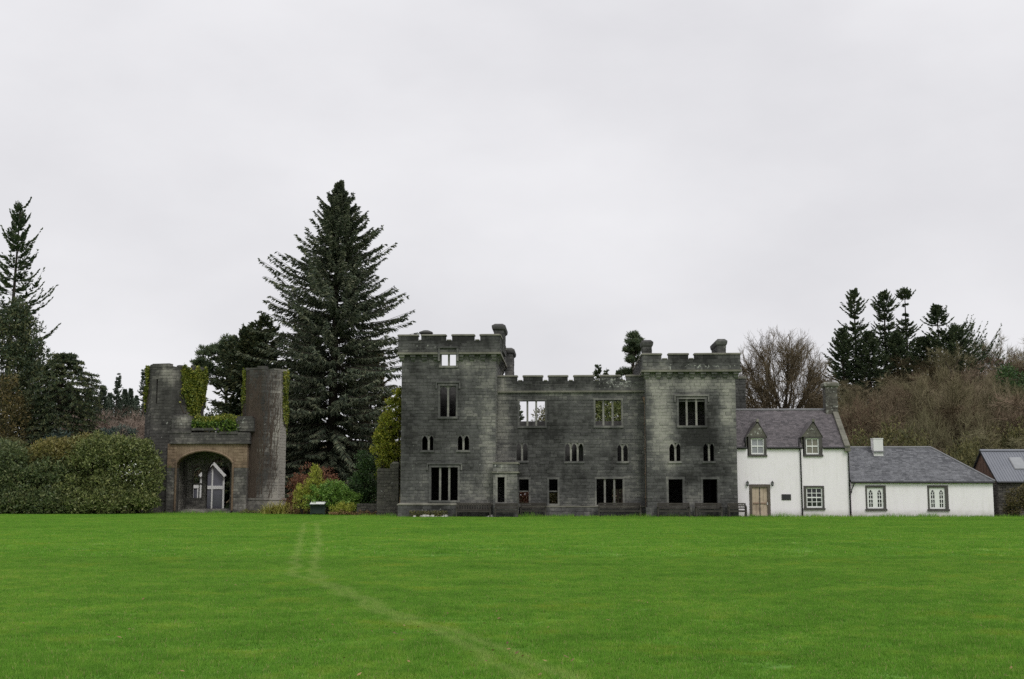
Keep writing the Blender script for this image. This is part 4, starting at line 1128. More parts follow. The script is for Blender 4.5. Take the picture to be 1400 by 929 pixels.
while x < s1:        # ribs of the sheet metal
    p0 = Vector((x, VS - .25, ze - .05)); p1 = p0 + es
    for dx in (0,): b.loft([[(x - .025, p0.y, p0.z), (x + .025, p0.y, p0.z), (x + .012, p0.y, p0.z + .035), (x - .012, p0.y, p0.z + .035)], [(x - .025, p1.y, p1.z), (x + .025, p1.y, p1.z), (x + .012, p1.y, p1.z + .035), (x - .012, p1.y, p1.z + .035)]])
    x += .19
tag(b.build("sheet_ribs", METAL, roof), kind='stuff')
b = MB(); b.loft([[(s0 - .14, VS + DS - .2, zr + .0), (s1, VS + DS - .2, zr + .0), (s1, VS + DS + .2, zr + .0), (s0 - .14, VS + DS + .2, zr + .0)], [(s0 - .14, VS + DS - .05, zr + .11), (s1, VS + DS - .05, zr + .11), (s1, VS + DS + .05, zr + .11), (s0 - .14, VS + DS + .05, zr + .11)]]); b.build("ridge_cap", METAL, roof)
b = MB(); p = [Vector((s0 - .15, VS - .27, ze - .12)), Vector((s0 - .15, VS + DS, zr - .02)), Vector((s0 - .15, VS + 2 * DS + .27, ze - .12))]
for a_, c_ in zip(p[:-1], p[1:]): b.loft([[(q.x + dx, q.y, q.z + dz) for dx, dz in ((0, -.12), (.04, -.12), (.04, .04), (0, .04))] for q in (a_, c_)])
b.build("barge_board", IRON, shed)
b = MB(); b.tube([(s0 - .1, VS - .3, ze - .14), (s1, VS - .3, ze - .14)], .06, 8); b.build("gutter", IRON, shed)
pu, pz = HS.at(1390, 633, VS + 1.4); f0 = (634 - 617) / 40.; g0 = Vector((0, VS - .25, ze - .05)) + es * .36; g1 = Vector((0, VS - .25, ze - .05)) + es * .72; x0 = HS.U(1393.5, VS + 1, 640)
b = MB(); q = [(x0, g0.y, g0.z + .02), (x0 + .95, g0.y, g0.z + .02), (x0 + .95, g1.y, g1.z + .02), (x0, g1.y, g1.z + .02)]; b.loft([q, [(x, y, z + .06) for x, y, z in q]]); o = b.build("skylight", LEAD, roof)
b = MB(); b.loft([[(x + (.06 if x == x0 else -.06), y + .0, z + .062) for x, y, z in q], [(x + (.06 if x == x0 else -.06), y, z + .07) for x, y, z in q]]); b.build("skylight_glass", GLASS_B, roof)

# ------------------------------------------------------------------ gatehouse ruin
GY = 98.0; gx = X(288, GY)
GF = Frame(gx, GY, 0)
gate = empty("gatehouse_ruin", (gx, GY, 0), 0, "ruined stone gateway with a wide arch between two tall roofless octagonal towers", "ruin")
GPX = FPX / GY * .995
GTONE = [(226, 520, 18, 10, .25), (228, 600, 20, 80, -.05), (382, 600, 13, 130, .60), (372, 680, 16, 24, .30), (350, 560, 16, 60, -.16), (250, 575, 12, 8, .3), (332, 585, 12, 10, .2), (285, 612, 60, 12, .22), (238, 660, 8, 40, .12), (325, 660, 10, 40, .18), (340, 640, 8, 40, .1), (222, 508, 8, 6, .5)]  # pale weathering, plus the right tower's lit right facet painted in
def gate_tone(x, y, z):
    px = 288 + x * GPX; py = 700 - z * GPX
    return .36 + 1.3 * gz(px, py, GTONE), gz(px, py, [(222, 600, 10, 60, .28), (375, 590, 20, 80, .35), (250, 575, 20, 10, .6), (330, 580, 14, 14, .6), (335, 690, 20, 10, .6), (235, 655, 6, 20, .6)])
STYLE[0] = gate_tone; STYLE[1] = GATE_DARK
class Oct:
    def __init__(s, cu, cv, ap, rot): s.cu, s.cv, s.ap, s.rot = cu, cv, ap, rot
    def T(s, k, off=0.0):
        ph = R(-90) + s.rot + k * math.pi / 4; n = (math.cos(ph), math.sin(ph)); t = (-n[1], n[0])
        return lambda a, d, z: (s.cu + n[0] * (s.ap + off - d) + t[0] * a, s.cv + n[1] * (s.ap + off - d) + t[1] * a, z)
    def surf(s, psi, z, off=0.0):
        q = (psi - (R(-90) + s.rot) + math.pi / 8) % (math.pi / 4) - math.pi / 8
        r = s.ap / math.cos(q) + off
        return Vector((s.cu + r * math.cos(psi), s.cv + r * math.sin(psi), z))
    def w(s): return s.ap * math.tan(math.pi / 8)
def oct_tower(o, ztop, plinth_z, holes0=(), ragged=(0,) * 8, seed=1, zlow=(-.2,) * 8):
    for k in range(8):
        w = o.w(); T = o.T(k)
        masonry("tower_wall", gate, -w, w, zlow[k], ztop + ragged[k], 0, .55, holes0 if k == 0 else (), T=T, seed=seed * 17 + k, course=.24, ln=(.3, .7))
        if zlow[k] < 0: b = MB(o.T(k, .08)); wb = w + .034; b.box(-wb, wb, -.0, .3, -.2, plinth_z); b.box(-wb - .02, wb + .02, -.06, .3, plinth_z, plinth_z + .16); tone_build(b, "plinth", gate)
        b = MB(o.T(k, .03)); rr = random.Random(seed + k); x = -w
        while x < w - .1:
            ww = min(rr.uniform(.4, .8), w - x); b.box(x, x + ww - .015, -.02, .6, ztop + ragged[k] - .03, ztop + ragged[k] + rr.choice((.02, .06, .10, .17, .24))); x += ww
        tone_build(b, "wall_head", gate)
cl, zl_ = GF.at(237.5, 600, 2.3); OL = Oct(cl, 2.3, 2.16, R(-14))
cr_, _ = GF.at(361.5, 600, 1.9); OR = Oct(cr_, 1.8, 1.62, R(-12))
zL, zR_ = GF.H(501, 0, 240), GF.H(505, 0, 360)
a = -.45
oct_tower(OL, zL, GF.H(685, 0, 240), [(a - .07, a + .07, GF.H(552, 0, 220), GF.H(518, 0, 220))], (0, -.05, -.1, -.15, 0, 0, -.05, .03), 3, (-.2, GF.H(606), GF.H(606), GF.H(606), GF.H(606), -.2, -.2, -.2))
oct_tower(OR, zR_, GF.H(684, 0, 360), (), (.03, 0, -.1, 0, -.2, 0, -.06, -.03), 5)
# gateway between the towers
VG = -.35
g0, g1 = GF.U(229, VG), GF.U(338, VG); j0, j1 = GF.U(240, VG, 660), GF.U(318, VG, 660)
zsp, zap = GF.H(634, VG), GF.H(617, VG); zst = GF.H(607, VG)
zpr = GF.H(640, VG)
masonry("arch_pier", gate, g0, j0, -.2, zpr, VG, VG + 1.0, seed=31, course=.24)
masonry("arch_pier", gate, j1, g1, -.2, zpr, VG, VG + 1.0, seed=32, course=.24)
for q0, q1 in ((g0, j0), (j1, g1)):
    masonry("arch_shoulder", gate, q0, q1, zpr, zst, VG, VG + 1.0, seed=33, course=.24, mat=GATE_RED)
STYLE[1] = GATE_RED
def tudor(n=22):
    P = []
    for k in range(n + 1):
        s = -1 + 2 * k / n
        z = zsp + (zap - zsp) * (1 - abs(s) ** 2.3) ** .72 * (1 - .10 * abs(s)) + .0
        P.append(((j0 + j1) / 2 + s * (j1 - j0) / 2, z))
    return P
cur = tudor(); rr = random.Random(4)
for k in range(len(cur) - 1):
    (a_, za), (c_, zc_) = cur[k], cur[k + 1]; d = rr.uniform(0, .025); zm = max(za, zc_) + .36
    b = MB(); b.prism([(a_ + .006, za), (c_ - .006, zc_), (c_ - .006, min(zc_ + .42, zst - .004)), (a_ + .006, min(za + .42, zst - .004))], VG - d, VG + .98); tone_build(b, "voussoir", gate)
    if zm + .1 < zst:
        b = MB(); b.prism([(a_ + .004, za + .425), (c_ - .004, zc_ + .425), (c_ - .004, zst - .003), (a_ + .004, zst - .003)], VG + .012 - rr.uniform(0, .02), VG + .97); tone_build(b, "spandrel_stone", gate)
b = MB(); b.tube([(x, VG - .05, z + .05) for x, z in cur], .10, 6); b.tube([(cur[0][0], VG - .04, cur[0][1] + .05), (cur[0][0], VG - .04, .2)], .09, 6); b.tube([(cur[-1][0], VG - .04, cur[-1][1] + .05), (cur[-1][0], VG - .04, .2)], .09, 6); tone_build(b, "arch_moulding", gate)
STYLE[1] = GATE_DARK
b = MB(); u0, u1 = GF.U(231.5, VG - .3, 600), GF.U(341, VG - .3, 600); zc0, zc1 = GF.H(607, VG - .3), GF.H(603, VG - .3)
b.box(u0, u1, VG - .22, VG + .9, zst + .001, zst + .16); b.box(u0 + .05, u1 - .03, VG - .12, VG + .9, zst + .161, zst + .28); tone_build(b, "string_course", gate)
zpar = GF.H(590, VG)
masonry("parapet", gate, GF.U(232, VG, 595), GF.U(342, VG, 595), zst + .281, zpar - .1, VG - .06, VG + .5, seed=35, course=.22)
for p0, p1, py in ((232, 262, 589), (262, 300, 585.5), (300, 326, 590.5)):
    b = MB(); b.box(GF.U(p0, VG, 590) + .01, GF.U(p1, VG, 590) - .01, VG - .13, VG + .55, GF.H(py + 3.4, VG), GF.H(py, VG)); tone_build(b, "coping", gate)
for p0, p1, pt in ((234, 261.5, 571), (322, 347, 572)):
    masonry("merlon", gate, GF.U(p0, VG, 580), GF.U(p1, VG, 580), zpar - .1 + .101, GF.H(pt, VG), VG + .1, VG + .8, seed=p0, course=.22, sub=False)
    b = MB(); b.box(GF.U(p0, VG, 575) + .1, GF.U(p1, VG, 575) - .15, VG + .16, VG + .74, GF.H(pt, VG), GF.H(pt - 3, VG)); tone_build(b, "coping", gate)
# passage: side walls, vault, inner wall with pointed opening and lancet
VB = VG + 3.9
STYLE[0] = lambda x, y, z: (.62, .2)  # stone painted paler here in place of light inside the passage
for u, sg in ((j0 - .12, 1), (j1 + .12, -1)):
    masonry("passage_wall", gate, VG + 1.001, VB, -.2, zst - .4, 0, .8, T=side_T(u, sg), seed=37 + sg)
b = MB(); b.box(g0, g1, VG + 1.001, VB + .5, zst - .3, zst + .0); tone_build(b, "vault", gate)
ic = [GF.U(283, VB), GF.U(315.5, VB)]; zi, zis = GF.H(626, VB), GF.H(650, VB)
lc = [GF.U(264, VB), GF.U(277, VB)]; zl0, zl1 = GF.H(681, VB), GF.H(635, VB)
rc = [GF.U(314.8, VB), GF.U(318, VB)]
masonry("inner_wall", gate, g0, g1, -.2, zst - .31, VB, VB + .5, [(ic[0], ic[1], -.3, zi), (lc[0], lc[1], zl0, zl1)], seed=39)
b = MB(); arch_spandrels(b, ic[0], ic[1], zis, zi, VB - .05, VB + .52, 9); tone_build(b, "pointed_arch", gate)
b = MB(); arch_spandrels(b, lc[0], lc[1], zl1 - .75, zl1, VB - .04, VB + .45); tone_build(b, "tracery", gate)
b = MB(); xm = (lc[0] + lc[1]) / 2; b.box(lc[0], lc[1], VB + .1, VB + .3, GF.H(662, VB) - .08, GF.H(662, VB) + .08); tone_build(b, "transom", gate)
for k in range(3):
    b = MB(); b.box(j0 + .3, j1 - .2, VG + .35 + k * .35, VG + .75 + k * .35 + (3 if k == 2 else 0), -.1, .07 + .12 * k); tone_build(b, "step", gate)
STYLE[0] = castle_tone; STYLE[1] = STONE

# -- glazed gable of the building behind the gateway
MF = Frame(X(291, 111), 111, -14)
mus = empty("glazed_pavilion", MF.w(0, 0), R(14), "white framed glazed gable building seen through the ruined gateway", "building")
um, za = MF.at(291, 633, 0); ur, zw = MF.at(306, 650, 0); hw = ur - um; zt0, zt1 = MF.H(669, 0, 291), MF.H(664.5, 0, 291)
def bar(b, p, q, w=.13, d=.14):
    p, q = Vector((p[0], 0, p[1])), Vector((q[0], 0, q[1])); t = (q - p).normalized(); n = Vector((-t.z, 0, t.x)) * w / 2
    b.loft([[tuple(x + Vector((0, y, 0))) for x, y in ((p - n, -d), (p + n, -d), (p + n, .06), (p - n, .06))], [tuple(x + Vector((0, y, 0))) for x, y in ((q - n, -d), (q + n, -d), (q + n, .06), (q - n, .06))]])
for x_, z_, w_ in ((um, za - .1, .13), (ur, zw, .16), (um - hw, zw, .16)):
    b = MB(); bar(b, (x_, .0), (x_, z_), w_); b.build("post", PAINT_W, mus)
for x_ in (ur + .12, um - hw - .12):
    b = MB(); bar(b, (um, za), (x_, zw - .1), .26, .5); b.build("verge_board", PAINT_W, mus)
b = MB(); b.box(um - hw + .08, ur - .08, -.11, .05, zt0, zt1); b.build("transom", PAINT_W, mus)
for s0_, s1_ in ((um - hw, um), (um, ur)):
    b = MB(); b.box(s0_ + .07, s1_ - .07, -.01, .01, .05, zt0); b.build("pane", GLASS_M, mus)
    ta, tb = (zw if s0_ < um else za) - .2, (za if s0_ < um else zw) - .2
    b = MB(); b.prism([(s0_ + .07, zt1), (s1_ - .07, zt1), (s1_ - .07, tb), (s0_ + .07, ta)], -.01, .01); b.build("pane", GLASS_M, mus)
zs_ = MF.H(664, 0, 270); b = MB(); b.box(um - hw - 4, um - hw - .17, .2, .22, .05, zs_ - .25); b.build("side_glazing", GLASS_M, mus)
b = MB(); b.box(um - hw - 4, um - hw - .17, .06, .3, zs_ - .249, zs_ + .04); b.build("fascia", PAINT_W, mus)
for x_ in (MF.U(270.5, 0, 670), MF.U(264, 0, 670)):
    b = MB(); b.box(x_ - .05, x_ + .05, .1, .199, 0, zs_ - .25); b.build("post", PAINT_W, mus)
b = MB()
for sg in (-1, 1):
    q = [(um, -.3, za + .1), (um + sg * (hw + .25), -.3, zw - .15), (um + sg * (hw + .25), 9, zw - .15), (um, 9, za + .1)]; b.loft([q, [(x, y, z + .09) for x, y, z in q]])
b.build("roof", SLATE_B, mus)
b = MB(); b.box(um - hw + .1, ur - .1, 8, 8.4, 0, zw); b.box(um - hw + .1, um - hw + .3, .1, 8, 0, zw); b.box(ur - .3, ur - .1, .1, 8, 0, zw); b.build("rear_wall", CHIM_W, mus)

# ------------------------------------------------------------------ vegetation builders
def nrm(a): return a / np.maximum(np.linalg.norm(a, axis=-1, keepdims=True), 1e-9)
def leaf_quads(g, C, size, asp=.5, up=None, droop=0.0, N=None):
    """one diamond leaf at each centre; N = preferred outward direction"""
    n = len(C); d = nrm(g.normal(size=(n, 3)))
    if N is not None: d = nrm(d * .75 + N * .75)
    if up is not None: d = nrm(d + np.array([0, 0, up]))
    if droop: d[:, 2] -= droop; d = nrm(d)
    s = nrm(np.cross(d, nrm(g.normal(size=(n, 3)) + (N * 1.2 if N is not None else 0))))
    sz = (np.asarray(size) * g.uniform(.65, 1.35, n))[:, None]
    a = C - d * sz * .5; b = C + d * sz * .5
    m = C + d * sz * .05
    return np.stack([a, m - s * sz * asp * .5, b, m + s * sz * asp * .5], 1)

def plant(name, loc, label, cat, group=None, rz=0.0):
    return empty(name, loc, rz, label, cat, group)
def add_part(name, parent, me):
    return link_mesh(name, me, parent)

def trunk_tube(pts, rad, n=7):
    b = MB(); b.tube(pts, rad, n); return b

# conifers: whorls of drooping branches carrying sprays of needles
def conifer_data(H, prof, seed, whorls=40, per=7, tw=26, droop=.35, up_tip=.15, lean=(0, 0), spray=.55, thick=.16, hang=.25, z0=.04, top_el=40, low_el=-8, irr=.3, asym=None, trunk_r=None, ragged=.25, jit=1.3):
    """prof(t): branch length at relative height t (0 ground, 1 top)"""
    g = np.random.default_rng(seed); Q = []; tr = MB()
    tr_r = trunk_r or H * .016
    n = 9; pts = [(lean[0] * (k / n) ** 1.5, lean[1] * (k / n) ** 1.5, H * k / n) for k in range(n + 1)]
    tr.tube(pts, [tr_r * (1 - .93 * k / n) for k in range(n + 1)], 7)
    for w in range(whorls):
        t = z0 + (1 - z0) * (w + g.uniform(-.4, .4)) / (whorls - .5); t = min(max(t, .005), .995)
        Lb = prof(t)
        if Lb < .02: continue
        for b in range(per):
            az = 6.283 * (b + g.uniform(-.4, .4)) / per + w * 2.4
            Lr = Lb * g.uniform(1 - irr, 1 + irr * .5) * (1.0 + (g.random() < .12) * ragged)
            if asym is not None: Lr *= asym(az, t)
            if Lr < .15: continue
            tb = min(max(t + g.uniform(-.55, .55) * jit / whorls, .003), .998)
            el = R(low_el + (top_el - low_el) * t ** 1.3 + g.normal() * 6)
            ns = max(4, int(tw * min(1, Lr / (Lb + .01) + .1)))
            s = np.linspace(0.02, 1, 7)
            def P(s):
                r = Lr * s * math.cos(el); z = Lr * (math.sin(el) * s - droop * s * s * (1 - t) + up_tip * s ** 3.5)
                return np.stack([np.cos(az) * r + lean[0] * t ** 1.5, np.sin(az) * r + lean[1] * t ** 1.5, z + tb * H], -1)
            pp = P(s); br = max(.012, tr_r * .13 * (Lr / max(Lb, .1)) * (1 - t * .7))
            tr.tube([tuple(q) for q in pp[::2]], [br, br * .75, br * .5, br * .2], 3, cap=False)
            u = g.uniform(.12, 1.0, ns) ** .8; u[-1] = 1.0; base = P(u); fw = nrm(P(np.minimum(u + .05, 1.02)) - P(u - .05))
            side = nrm(np.cross(fw, np.array([0, 0, 1.0]))) * np.where(np.arange(ns) % 2, 1, -1)[:, None]
            tl = (spray * (.35 + .65 * (1 - u)) * (.5 + .25 * Lr / 3) * g.uniform(.6, 1.3, ns) + .12)[:, None]
            d = nrm(fw * .8 + side * g.uniform(.2, 1.1, (ns, 1)) + np.array([0, 0, -hang]) * g.uniform(.2, 1.4, (ns, 1)) + g.normal(size=(ns, 3)) * .15)
            tip = base + d * tl; wd = nrm(np.cross(d, np.array([0, 0, 1.0]) + g.normal(size=(ns, 3)) * .5)) * np.minimum(thick, tl * .24) * g.uniform(.6, 1.2, (ns, 1))
            md = base + d * tl * .45
            Q.append(np.stack([base, md - wd, tip, md + wd], 1))
            wv = nrm(np.cross(d, wd)) * np.minimum(thick, tl * .24) * .7
            Q.append(np.stack([base, md - wv - np.array([0, 0, .04]), tip - np.array([0, 0, .1]) * tl, md + wv], 1))
    return tr, np.concatenate(Q)
def conifer(name, loc, label, leaf, H, prof, seed, cat="tree", group=None, bark=None, **k):
    tr, Q = conifer_data(H, prof, seed, **k)
    o = plant(name, loc, label, cat, group)
    tr.build("trunk", bark or BARK_D, o); add_part("crown", o, quads_mesh("crown", Q, leaf))
    return o

def clump_cloud(g, centers, radii, per, size, asp=.45, flat=.8, up=.3, shell=.55):
    """leaf clumps: leaves gathered towards the outside of many lumpy balls"""
    Q = []
    for c, r, n in zip(centers, radii, per):
        d = nrm(g.normal(size=(n, 3))); rad = r * (shell + (1 - shell) * g.random((n, 1))) ; rad = rad * (1 + .18 * np.sin(d[:, :1] * 5 + c[0] * 3) + .12 * np.sin(d[:, 1:2] * 7 + c[2]))
        C = np.asarray(c) + d * rad * np.array([1, 1, flat])
        Q.append(leaf_quads(g, C, size, asp, up=up, N=d))
    return np.concatenate(Q)

def lump_shrub(name, loc, label, leaf, ctrs, seed, leaf_size=.16, dens=70, asp=.45, cat="shrub", group=None, bark=None, part="foliage", inner=True, flat=.85, up=.35, sub=.34, parent=None, cover=3.0, rough=(.66, 1.08), shell=.55):
    """ctrs: (x, y, z, rx, rz) lobes; each is broken up in many smaller clumps over its surface"""
    g = np.random.default_rng(seed); cs, rs, ns = [], [], []
    for (x, y, z, rx, rz) in ctrs:
        area = 4 * math.pi * rx * (rx + rz) / 2
        k = int(area / (sub * sub * cover)) + 4
        d = nrm(g.normal(size=(k, 3))); d[:, 2] = np.where(d[:, 2] < -.5, -d[:, 2], d[:, 2])
        rr = g.uniform(*rough, (k, 1))
        P = np.array([x, y, z]) + d * rr * np.array([rx, rx, rz])
        for p in P:
            if p[2] < .05: p[2] = .05 + g.random() * .25
            r = sub * g.uniform(.65, 1.35); cs.append(p); rs.append(r); ns.append(max(5, int(dens * r * r / (leaf_size * leaf_size * 6))))
        if inner:
            k2 = k // 2; P2 = np.array([x, y, z]) + nrm(g.normal(size=(k2, 3))) * g.uniform(.3, .75, (k2, 1)) * np.array([rx, rx, rz])
            for p in P2:
                if p[2] < .1: p[2] = .1
                cs.append(p); rs.append(sub * 1.1); ns.append(max(4, int(dens * .5 * sub * sub / (leaf_size * leaf_size * 6))))
    Q = clump_cloud(g, cs, rs, ns, leaf_size, asp, flat, up, shell)
    Q[:, :, 2] = np.maximum(Q[:, :, 2], .0)
    o = plant(name, loc, label, cat, group) if parent is None else parent
    add_part(part, o, quads_mesh(part, Q, leaf))
    b = MB(); g2 = random.Random(seed)
    for (x, y, z, rx, rz) in ctrs:
        for k in range(3):
            a = g2.uniform(0, 6.28); b.tube([(x * .8, y * .8, 0), (x + .3 * rx * math.cos(a), y + .3 * rx * math.sin(a), z * .6), (x + .7 * rx * math.cos(a), y + .7 * rx * math.sin(a), z + .2 * rz)], [.06, .045, .015], 5)
    b.build("stem", bark or BARK_D, o)
    return o

# leafless trees
def bare_data(H, spread, seed, levels=4, kids=(9, 6, 5, 5), up=.25, base=.22, wig=.18, r0=None, tw_len=.8, multi=1, tw_w=.010, fan=(25, 62), twigs=5, limbs=0):
    g = random.Random(seed); gn = np.random.default_rng(seed); wood = MB(); fine = MB(); T = []
    r0 = r0 or H * .022
    def grow(p, d, L, r, lv):
        n = 4; pts = [p]; q = p.copy(); dd = d.copy()
        for k in range(n):
            dd = (dd + Vector((g.gauss(0, wig), g.gauss(0, wig), g.gauss(0, wig) + up * .35))).normalized(); q = q + dd * L / n; pts.append(q.copy())
        rad = [r * (1 - .62 * k / n) for k in range(n + 1)]
        (wood if lv <= 1 else fine).tube(pts, rad, 7 if lv == 0 else (5 if lv == 1 else 3), cap=False)
        if lv >= levels:
            for k in range(twigs):
                f = g.uniform(.15, 1); i = min(int(f * n), n - 1); s = pts[i].lerp(pts[i + 1], f * n - i)
                a = dd.orthogonal().normalized(); a.rotate(Matrix.Rotation(g.uniform(0, 6.28), 3, dd)); v = (dd * g.uniform(.5, 1.1) + a * g.uniform(.3, .9) + Vector((0, 0, up * .8))).normalized() * tw_len * g.uniform(.5, 1.3)
                w = v.orthogonal().normalized() * tw_w
                m = s + v * .5 + Vector((g.gauss(0, .05), g.gauss(0, .05), g.gauss(0, .03)))
                T.append([s - w, m - w * .8, m + w * .8, s + w]); T.append([m - w * .8, s + v - w * .15, s + v + w * .15, m + w * .8])
            return
        nk = kids[min(lv, len(kids) - 1)]
        for k in range(nk):
            f = (base if lv == 0 else .25) + (1 - (base if lv == 0 else .25)) * (k + g.random()) / nk
            i = min(int(f * n), n - 1); s = pts[i].lerp(pts[i + 1], min(1, f * n - i))
            ax = (pts[i + 1] - pts[i]).normalized(); a = ax.orthogonal().normalized(); a.rotate(Matrix.Rotation(k * 2.4 + g.uniform(-.5, .5), 3, ax))
            an = R(g.uniform(*fan)); v = (ax * math.cos(an) + a * math.sin(an)).normalized()
            ll = L * (spread if lv == 0 else .62) * g.uniform(.7, 1.15) * (1.0 - .35 * f)
            grow(s, v, ll, r * (1 - .6 * f) * .55, lv + 1)
    if limbs:
        h0 = H * base; wood.tube([(0, 0, -.1), (.05, .05, h0 * .5), (0, .1, h0 * 1.12)], [r0 * 1.25, r0, r0 * .8], 8, cap=False)
        for k in range(limbs):
            th = R(fan[0] + (fan[1] - fan[0]) * ((k + .5) / limbs) ** .6); az = k * 2.4 + g.uniform(-.3, .3)
            d = Vector((math.sin(th) * math.cos(az), math.sin(th) * math.sin(az), math.cos(th)))
            grow(Vector((0, .1, h0 * g.uniform(.75, 1.1))), d, H * (1 - base) * g.uniform(.66, .77), r0 * .5, 1)
        return wood, fine, np.array([[tuple(v) for v in q] for q in T], np.float32)
    for m in range(multi):
        a = g.uniform(0, 6.28); k = 0 if multi == 1 else .35
        grow(Vector((k * math.cos(a), k * math.sin(a), -.1)), Vector((k * math.cos(a), k * math.sin(a), 1)).normalized(), H * .62 * (1 if m == 0 else g.uniform(.7, 1)), r0, 0)
    return wood, fine, np.array([[tuple(v) for v in q] for q in T], np.float32)
def bare_tree(name, loc, label, wood_m, twig_m, cat="tree", group=None, **k):
    wood, fine, T = bare_data(**k); o = plant(name, loc, label, cat, group)
    wood.build("trunk", wood_m, o); c = fine.build("branches", twig_m, o); link_mesh("twigs", quads_mesh("twigs", T, twig_m), o)
    return o
def copy_plant(src, loc, rz, sc, label, group=None, mats=None, name=None):
    c = copy_tree(src); c.location = loc; c.rotation_euler = (0, 0, rz); c.scale = (sc, sc, sc) if not hasattr(sc, '__len__') else sc
    c['label'] = label
    if group: c['group'] = group
    return c
def hz(x, y): return float(hill_z(x, y))

# ------------------------------------------------------------------ ivy and vines on the gatehouse
def ivy_on(name, label, o, psis, zs, n, mat, thick=(.05, .4), size=.15, seed=1, edge=.25, extra=()):
    g = np.random.default_rng(seed); C, N = [], []
    for k in range(n):
        psi = g.uniform(*psis) + g.normal() * .05; f = g.random(); lo = zs[0] + .7 * math.sin(psi * 5.3 + seed) + .45 * math.sin(psi * 13 + seed * 2); z = lo + (zs[1] + .18 * math.sin(psi * 11) - lo) * f ** .8
        z += g.normal() * edge * .5
        off = thick[0] + (thick[1] - thick[0]) * g.random() * (.6 + .4 * math.sin(psi * 9 + z * 2.3)) 
        p = o.surf(psi, z, off); C.append(p); N.append((math.cos(psi), math.sin(psi), .25))
    Q = leaf_quads(g, np.array(C), size, .8, N=nrm(np.array(N)), droop=.25)
    e = plant(name, (gx, GY, 0), label, "ivy")
    add_part("leaves", e, quads_mesh("leaves", Q, mat))
    b = MB(); g2 = random.Random(seed)
    for k in range(8):
        psi = g2.uniform(*psis); b.tube([tuple(o.surf(psi + g2.gauss(0, .08), zs[0] - .3 + (zs[1] - zs[0]) * j / 5, .05)) for j in range(6)], [.035 - .005 * j for j in range(6)], 4)
    b.build("stem", VINE, e)
    return e
ivy_on("ivy", "thick yellow green ivy covering the right side of the left ruined tower", OL, (R(-60), R(38)), (GF.H(562, 2), zL - .15), 6500, G_IVY, (.05, .30), .17, 1)
ivy_on("ivy", "narrow strip of green ivy down the outer left edge of the left ruined tower", OL, (R(-215), R(-148)), (GF.H(548, 2), zL - .1), 2600, G_IVY, (.04, .24), .16, 2)
ivy_on("ivy", "thin strip of yellow ivy on the inner left edge of the right ruined tower", OR, (R(-215), R(-152)), (GF.H(566, 2), zR_ - .1), 1900, G_IVY, (.04, .22), .16, 3)
ivy_on("ivy", "thin strip of green ivy down the outer right edge of the right ruined tower", OR, (R(-22), R(45)), (GF.H(578, 2), zR_ - .1), 2000, G_IVY, (.04, .24), .16, 4)
def arch_ivy():
    g = np.random.default_rng(9); n = 4600
    a = g.uniform(GF.U(261, VG, 585), GF.U(327, VG, 585), n); f = g.random(n)
    y = VG + .1 + 3.4 * f; zt = GF.H(573, VG + 1.5) - .35 + .5 * np.sin(np.pi * np.clip(f, 0, .7)) + .12 * np.sin(a * 2.1)
    z = zt * (1 - g.random(n) ** 2 * .0) - g.random(n) ** 1.5 * (.75 + .3 * np.sin(a * 1.7)) * (f < .25)
    C = np.stack([a, y - .25 * (f < .25), z], 1); N = np.tile(np.array([0, -.5, .8]), (n, 1))
    e = plant("ivy", (gx, GY, 0), "ivy mound growing over the top of the ruined gateway arch between the towers", "ivy")
    add_part("leaves", e, quads_mesh("leaves", leaf_quads(g, C, .17, .8, N=N, droop=.1), G_IVYG))
    C2 = np.stack([a[:1500], y[:1500] - .1, zt[:1500] + g.uniform(.0, .16, 1500)], 1)
    add_part("leaf_tips", e, quads_mesh("leaf_tips", leaf_quads(g, C2, .17, .7, up=.6), G_IVY))
    b = MB()
    for k in range(6): x = GF.U(266 + k * 10, VG, 585); b.tube([(x, VG + .3, zpar - .2), (x + .1, VG + .9, zpar + .4), (x - .1, VG + 2, zpar + .75)], [.03, .025, .02], 4)
    b.build("stem", VINE, e)
arch_ivy()
def wall_vine():
    g = random.Random(12); b = MB(); H = zR_ - .1
    for k in range(260):
        psi = R(g.uniform(-142, -98)) if k < 215 else R(g.uniform(-100, -45)); z = g.uniform(.0, .4) if k < 120 else g.uniform(0.5, H * .75); top = H * g.uniform(.6, 1.0)
        pts = []; r = g.uniform(.018, .04) * (1.5 if k < 12 else 1)
        tgt = R(g.uniform(-150, -84)) if k < 215 else psi + R(g.gauss(8, 14))
        n = 14; dz = (top - z) / n
        if dz < .12: continue
        for j in range(n + 1):
            pts.append(tuple(OR.surf(psi + (tgt - psi) * (j / n) ** .8 + R(g.gauss(0, 2.2)), z + dz * j, r * .7)))
        b.tube(pts, [r * (1 - .6 * j / n) for j in range(n + 1)], 4, cap=False)
    for k in range(820):          # short side shoots, a tangled net
        psi = R(g.uniform(-140, -80) if k < 600 else g.uniform(-80, -38)); z = g.uniform(1.6, H); pts = []; a = g.uniform(.5, 2.6)
        for j in range(4): pts.append(tuple(OR.surf(psi + R(math.cos(a) * 3.5 * j + g.gauss(0, .8)), min(z + math.sin(a) * .16 * j, H + .05), .02)))
        b.tube(pts, [.013, .011, .009, .004], 3, cap=False)
    e = plant("bare_vine", (gx, GY, 0), "leafless brown climbing vine netted over the front of the right ruined tower", "vine"); b.build("stems", VINE, e)
wall_vine()

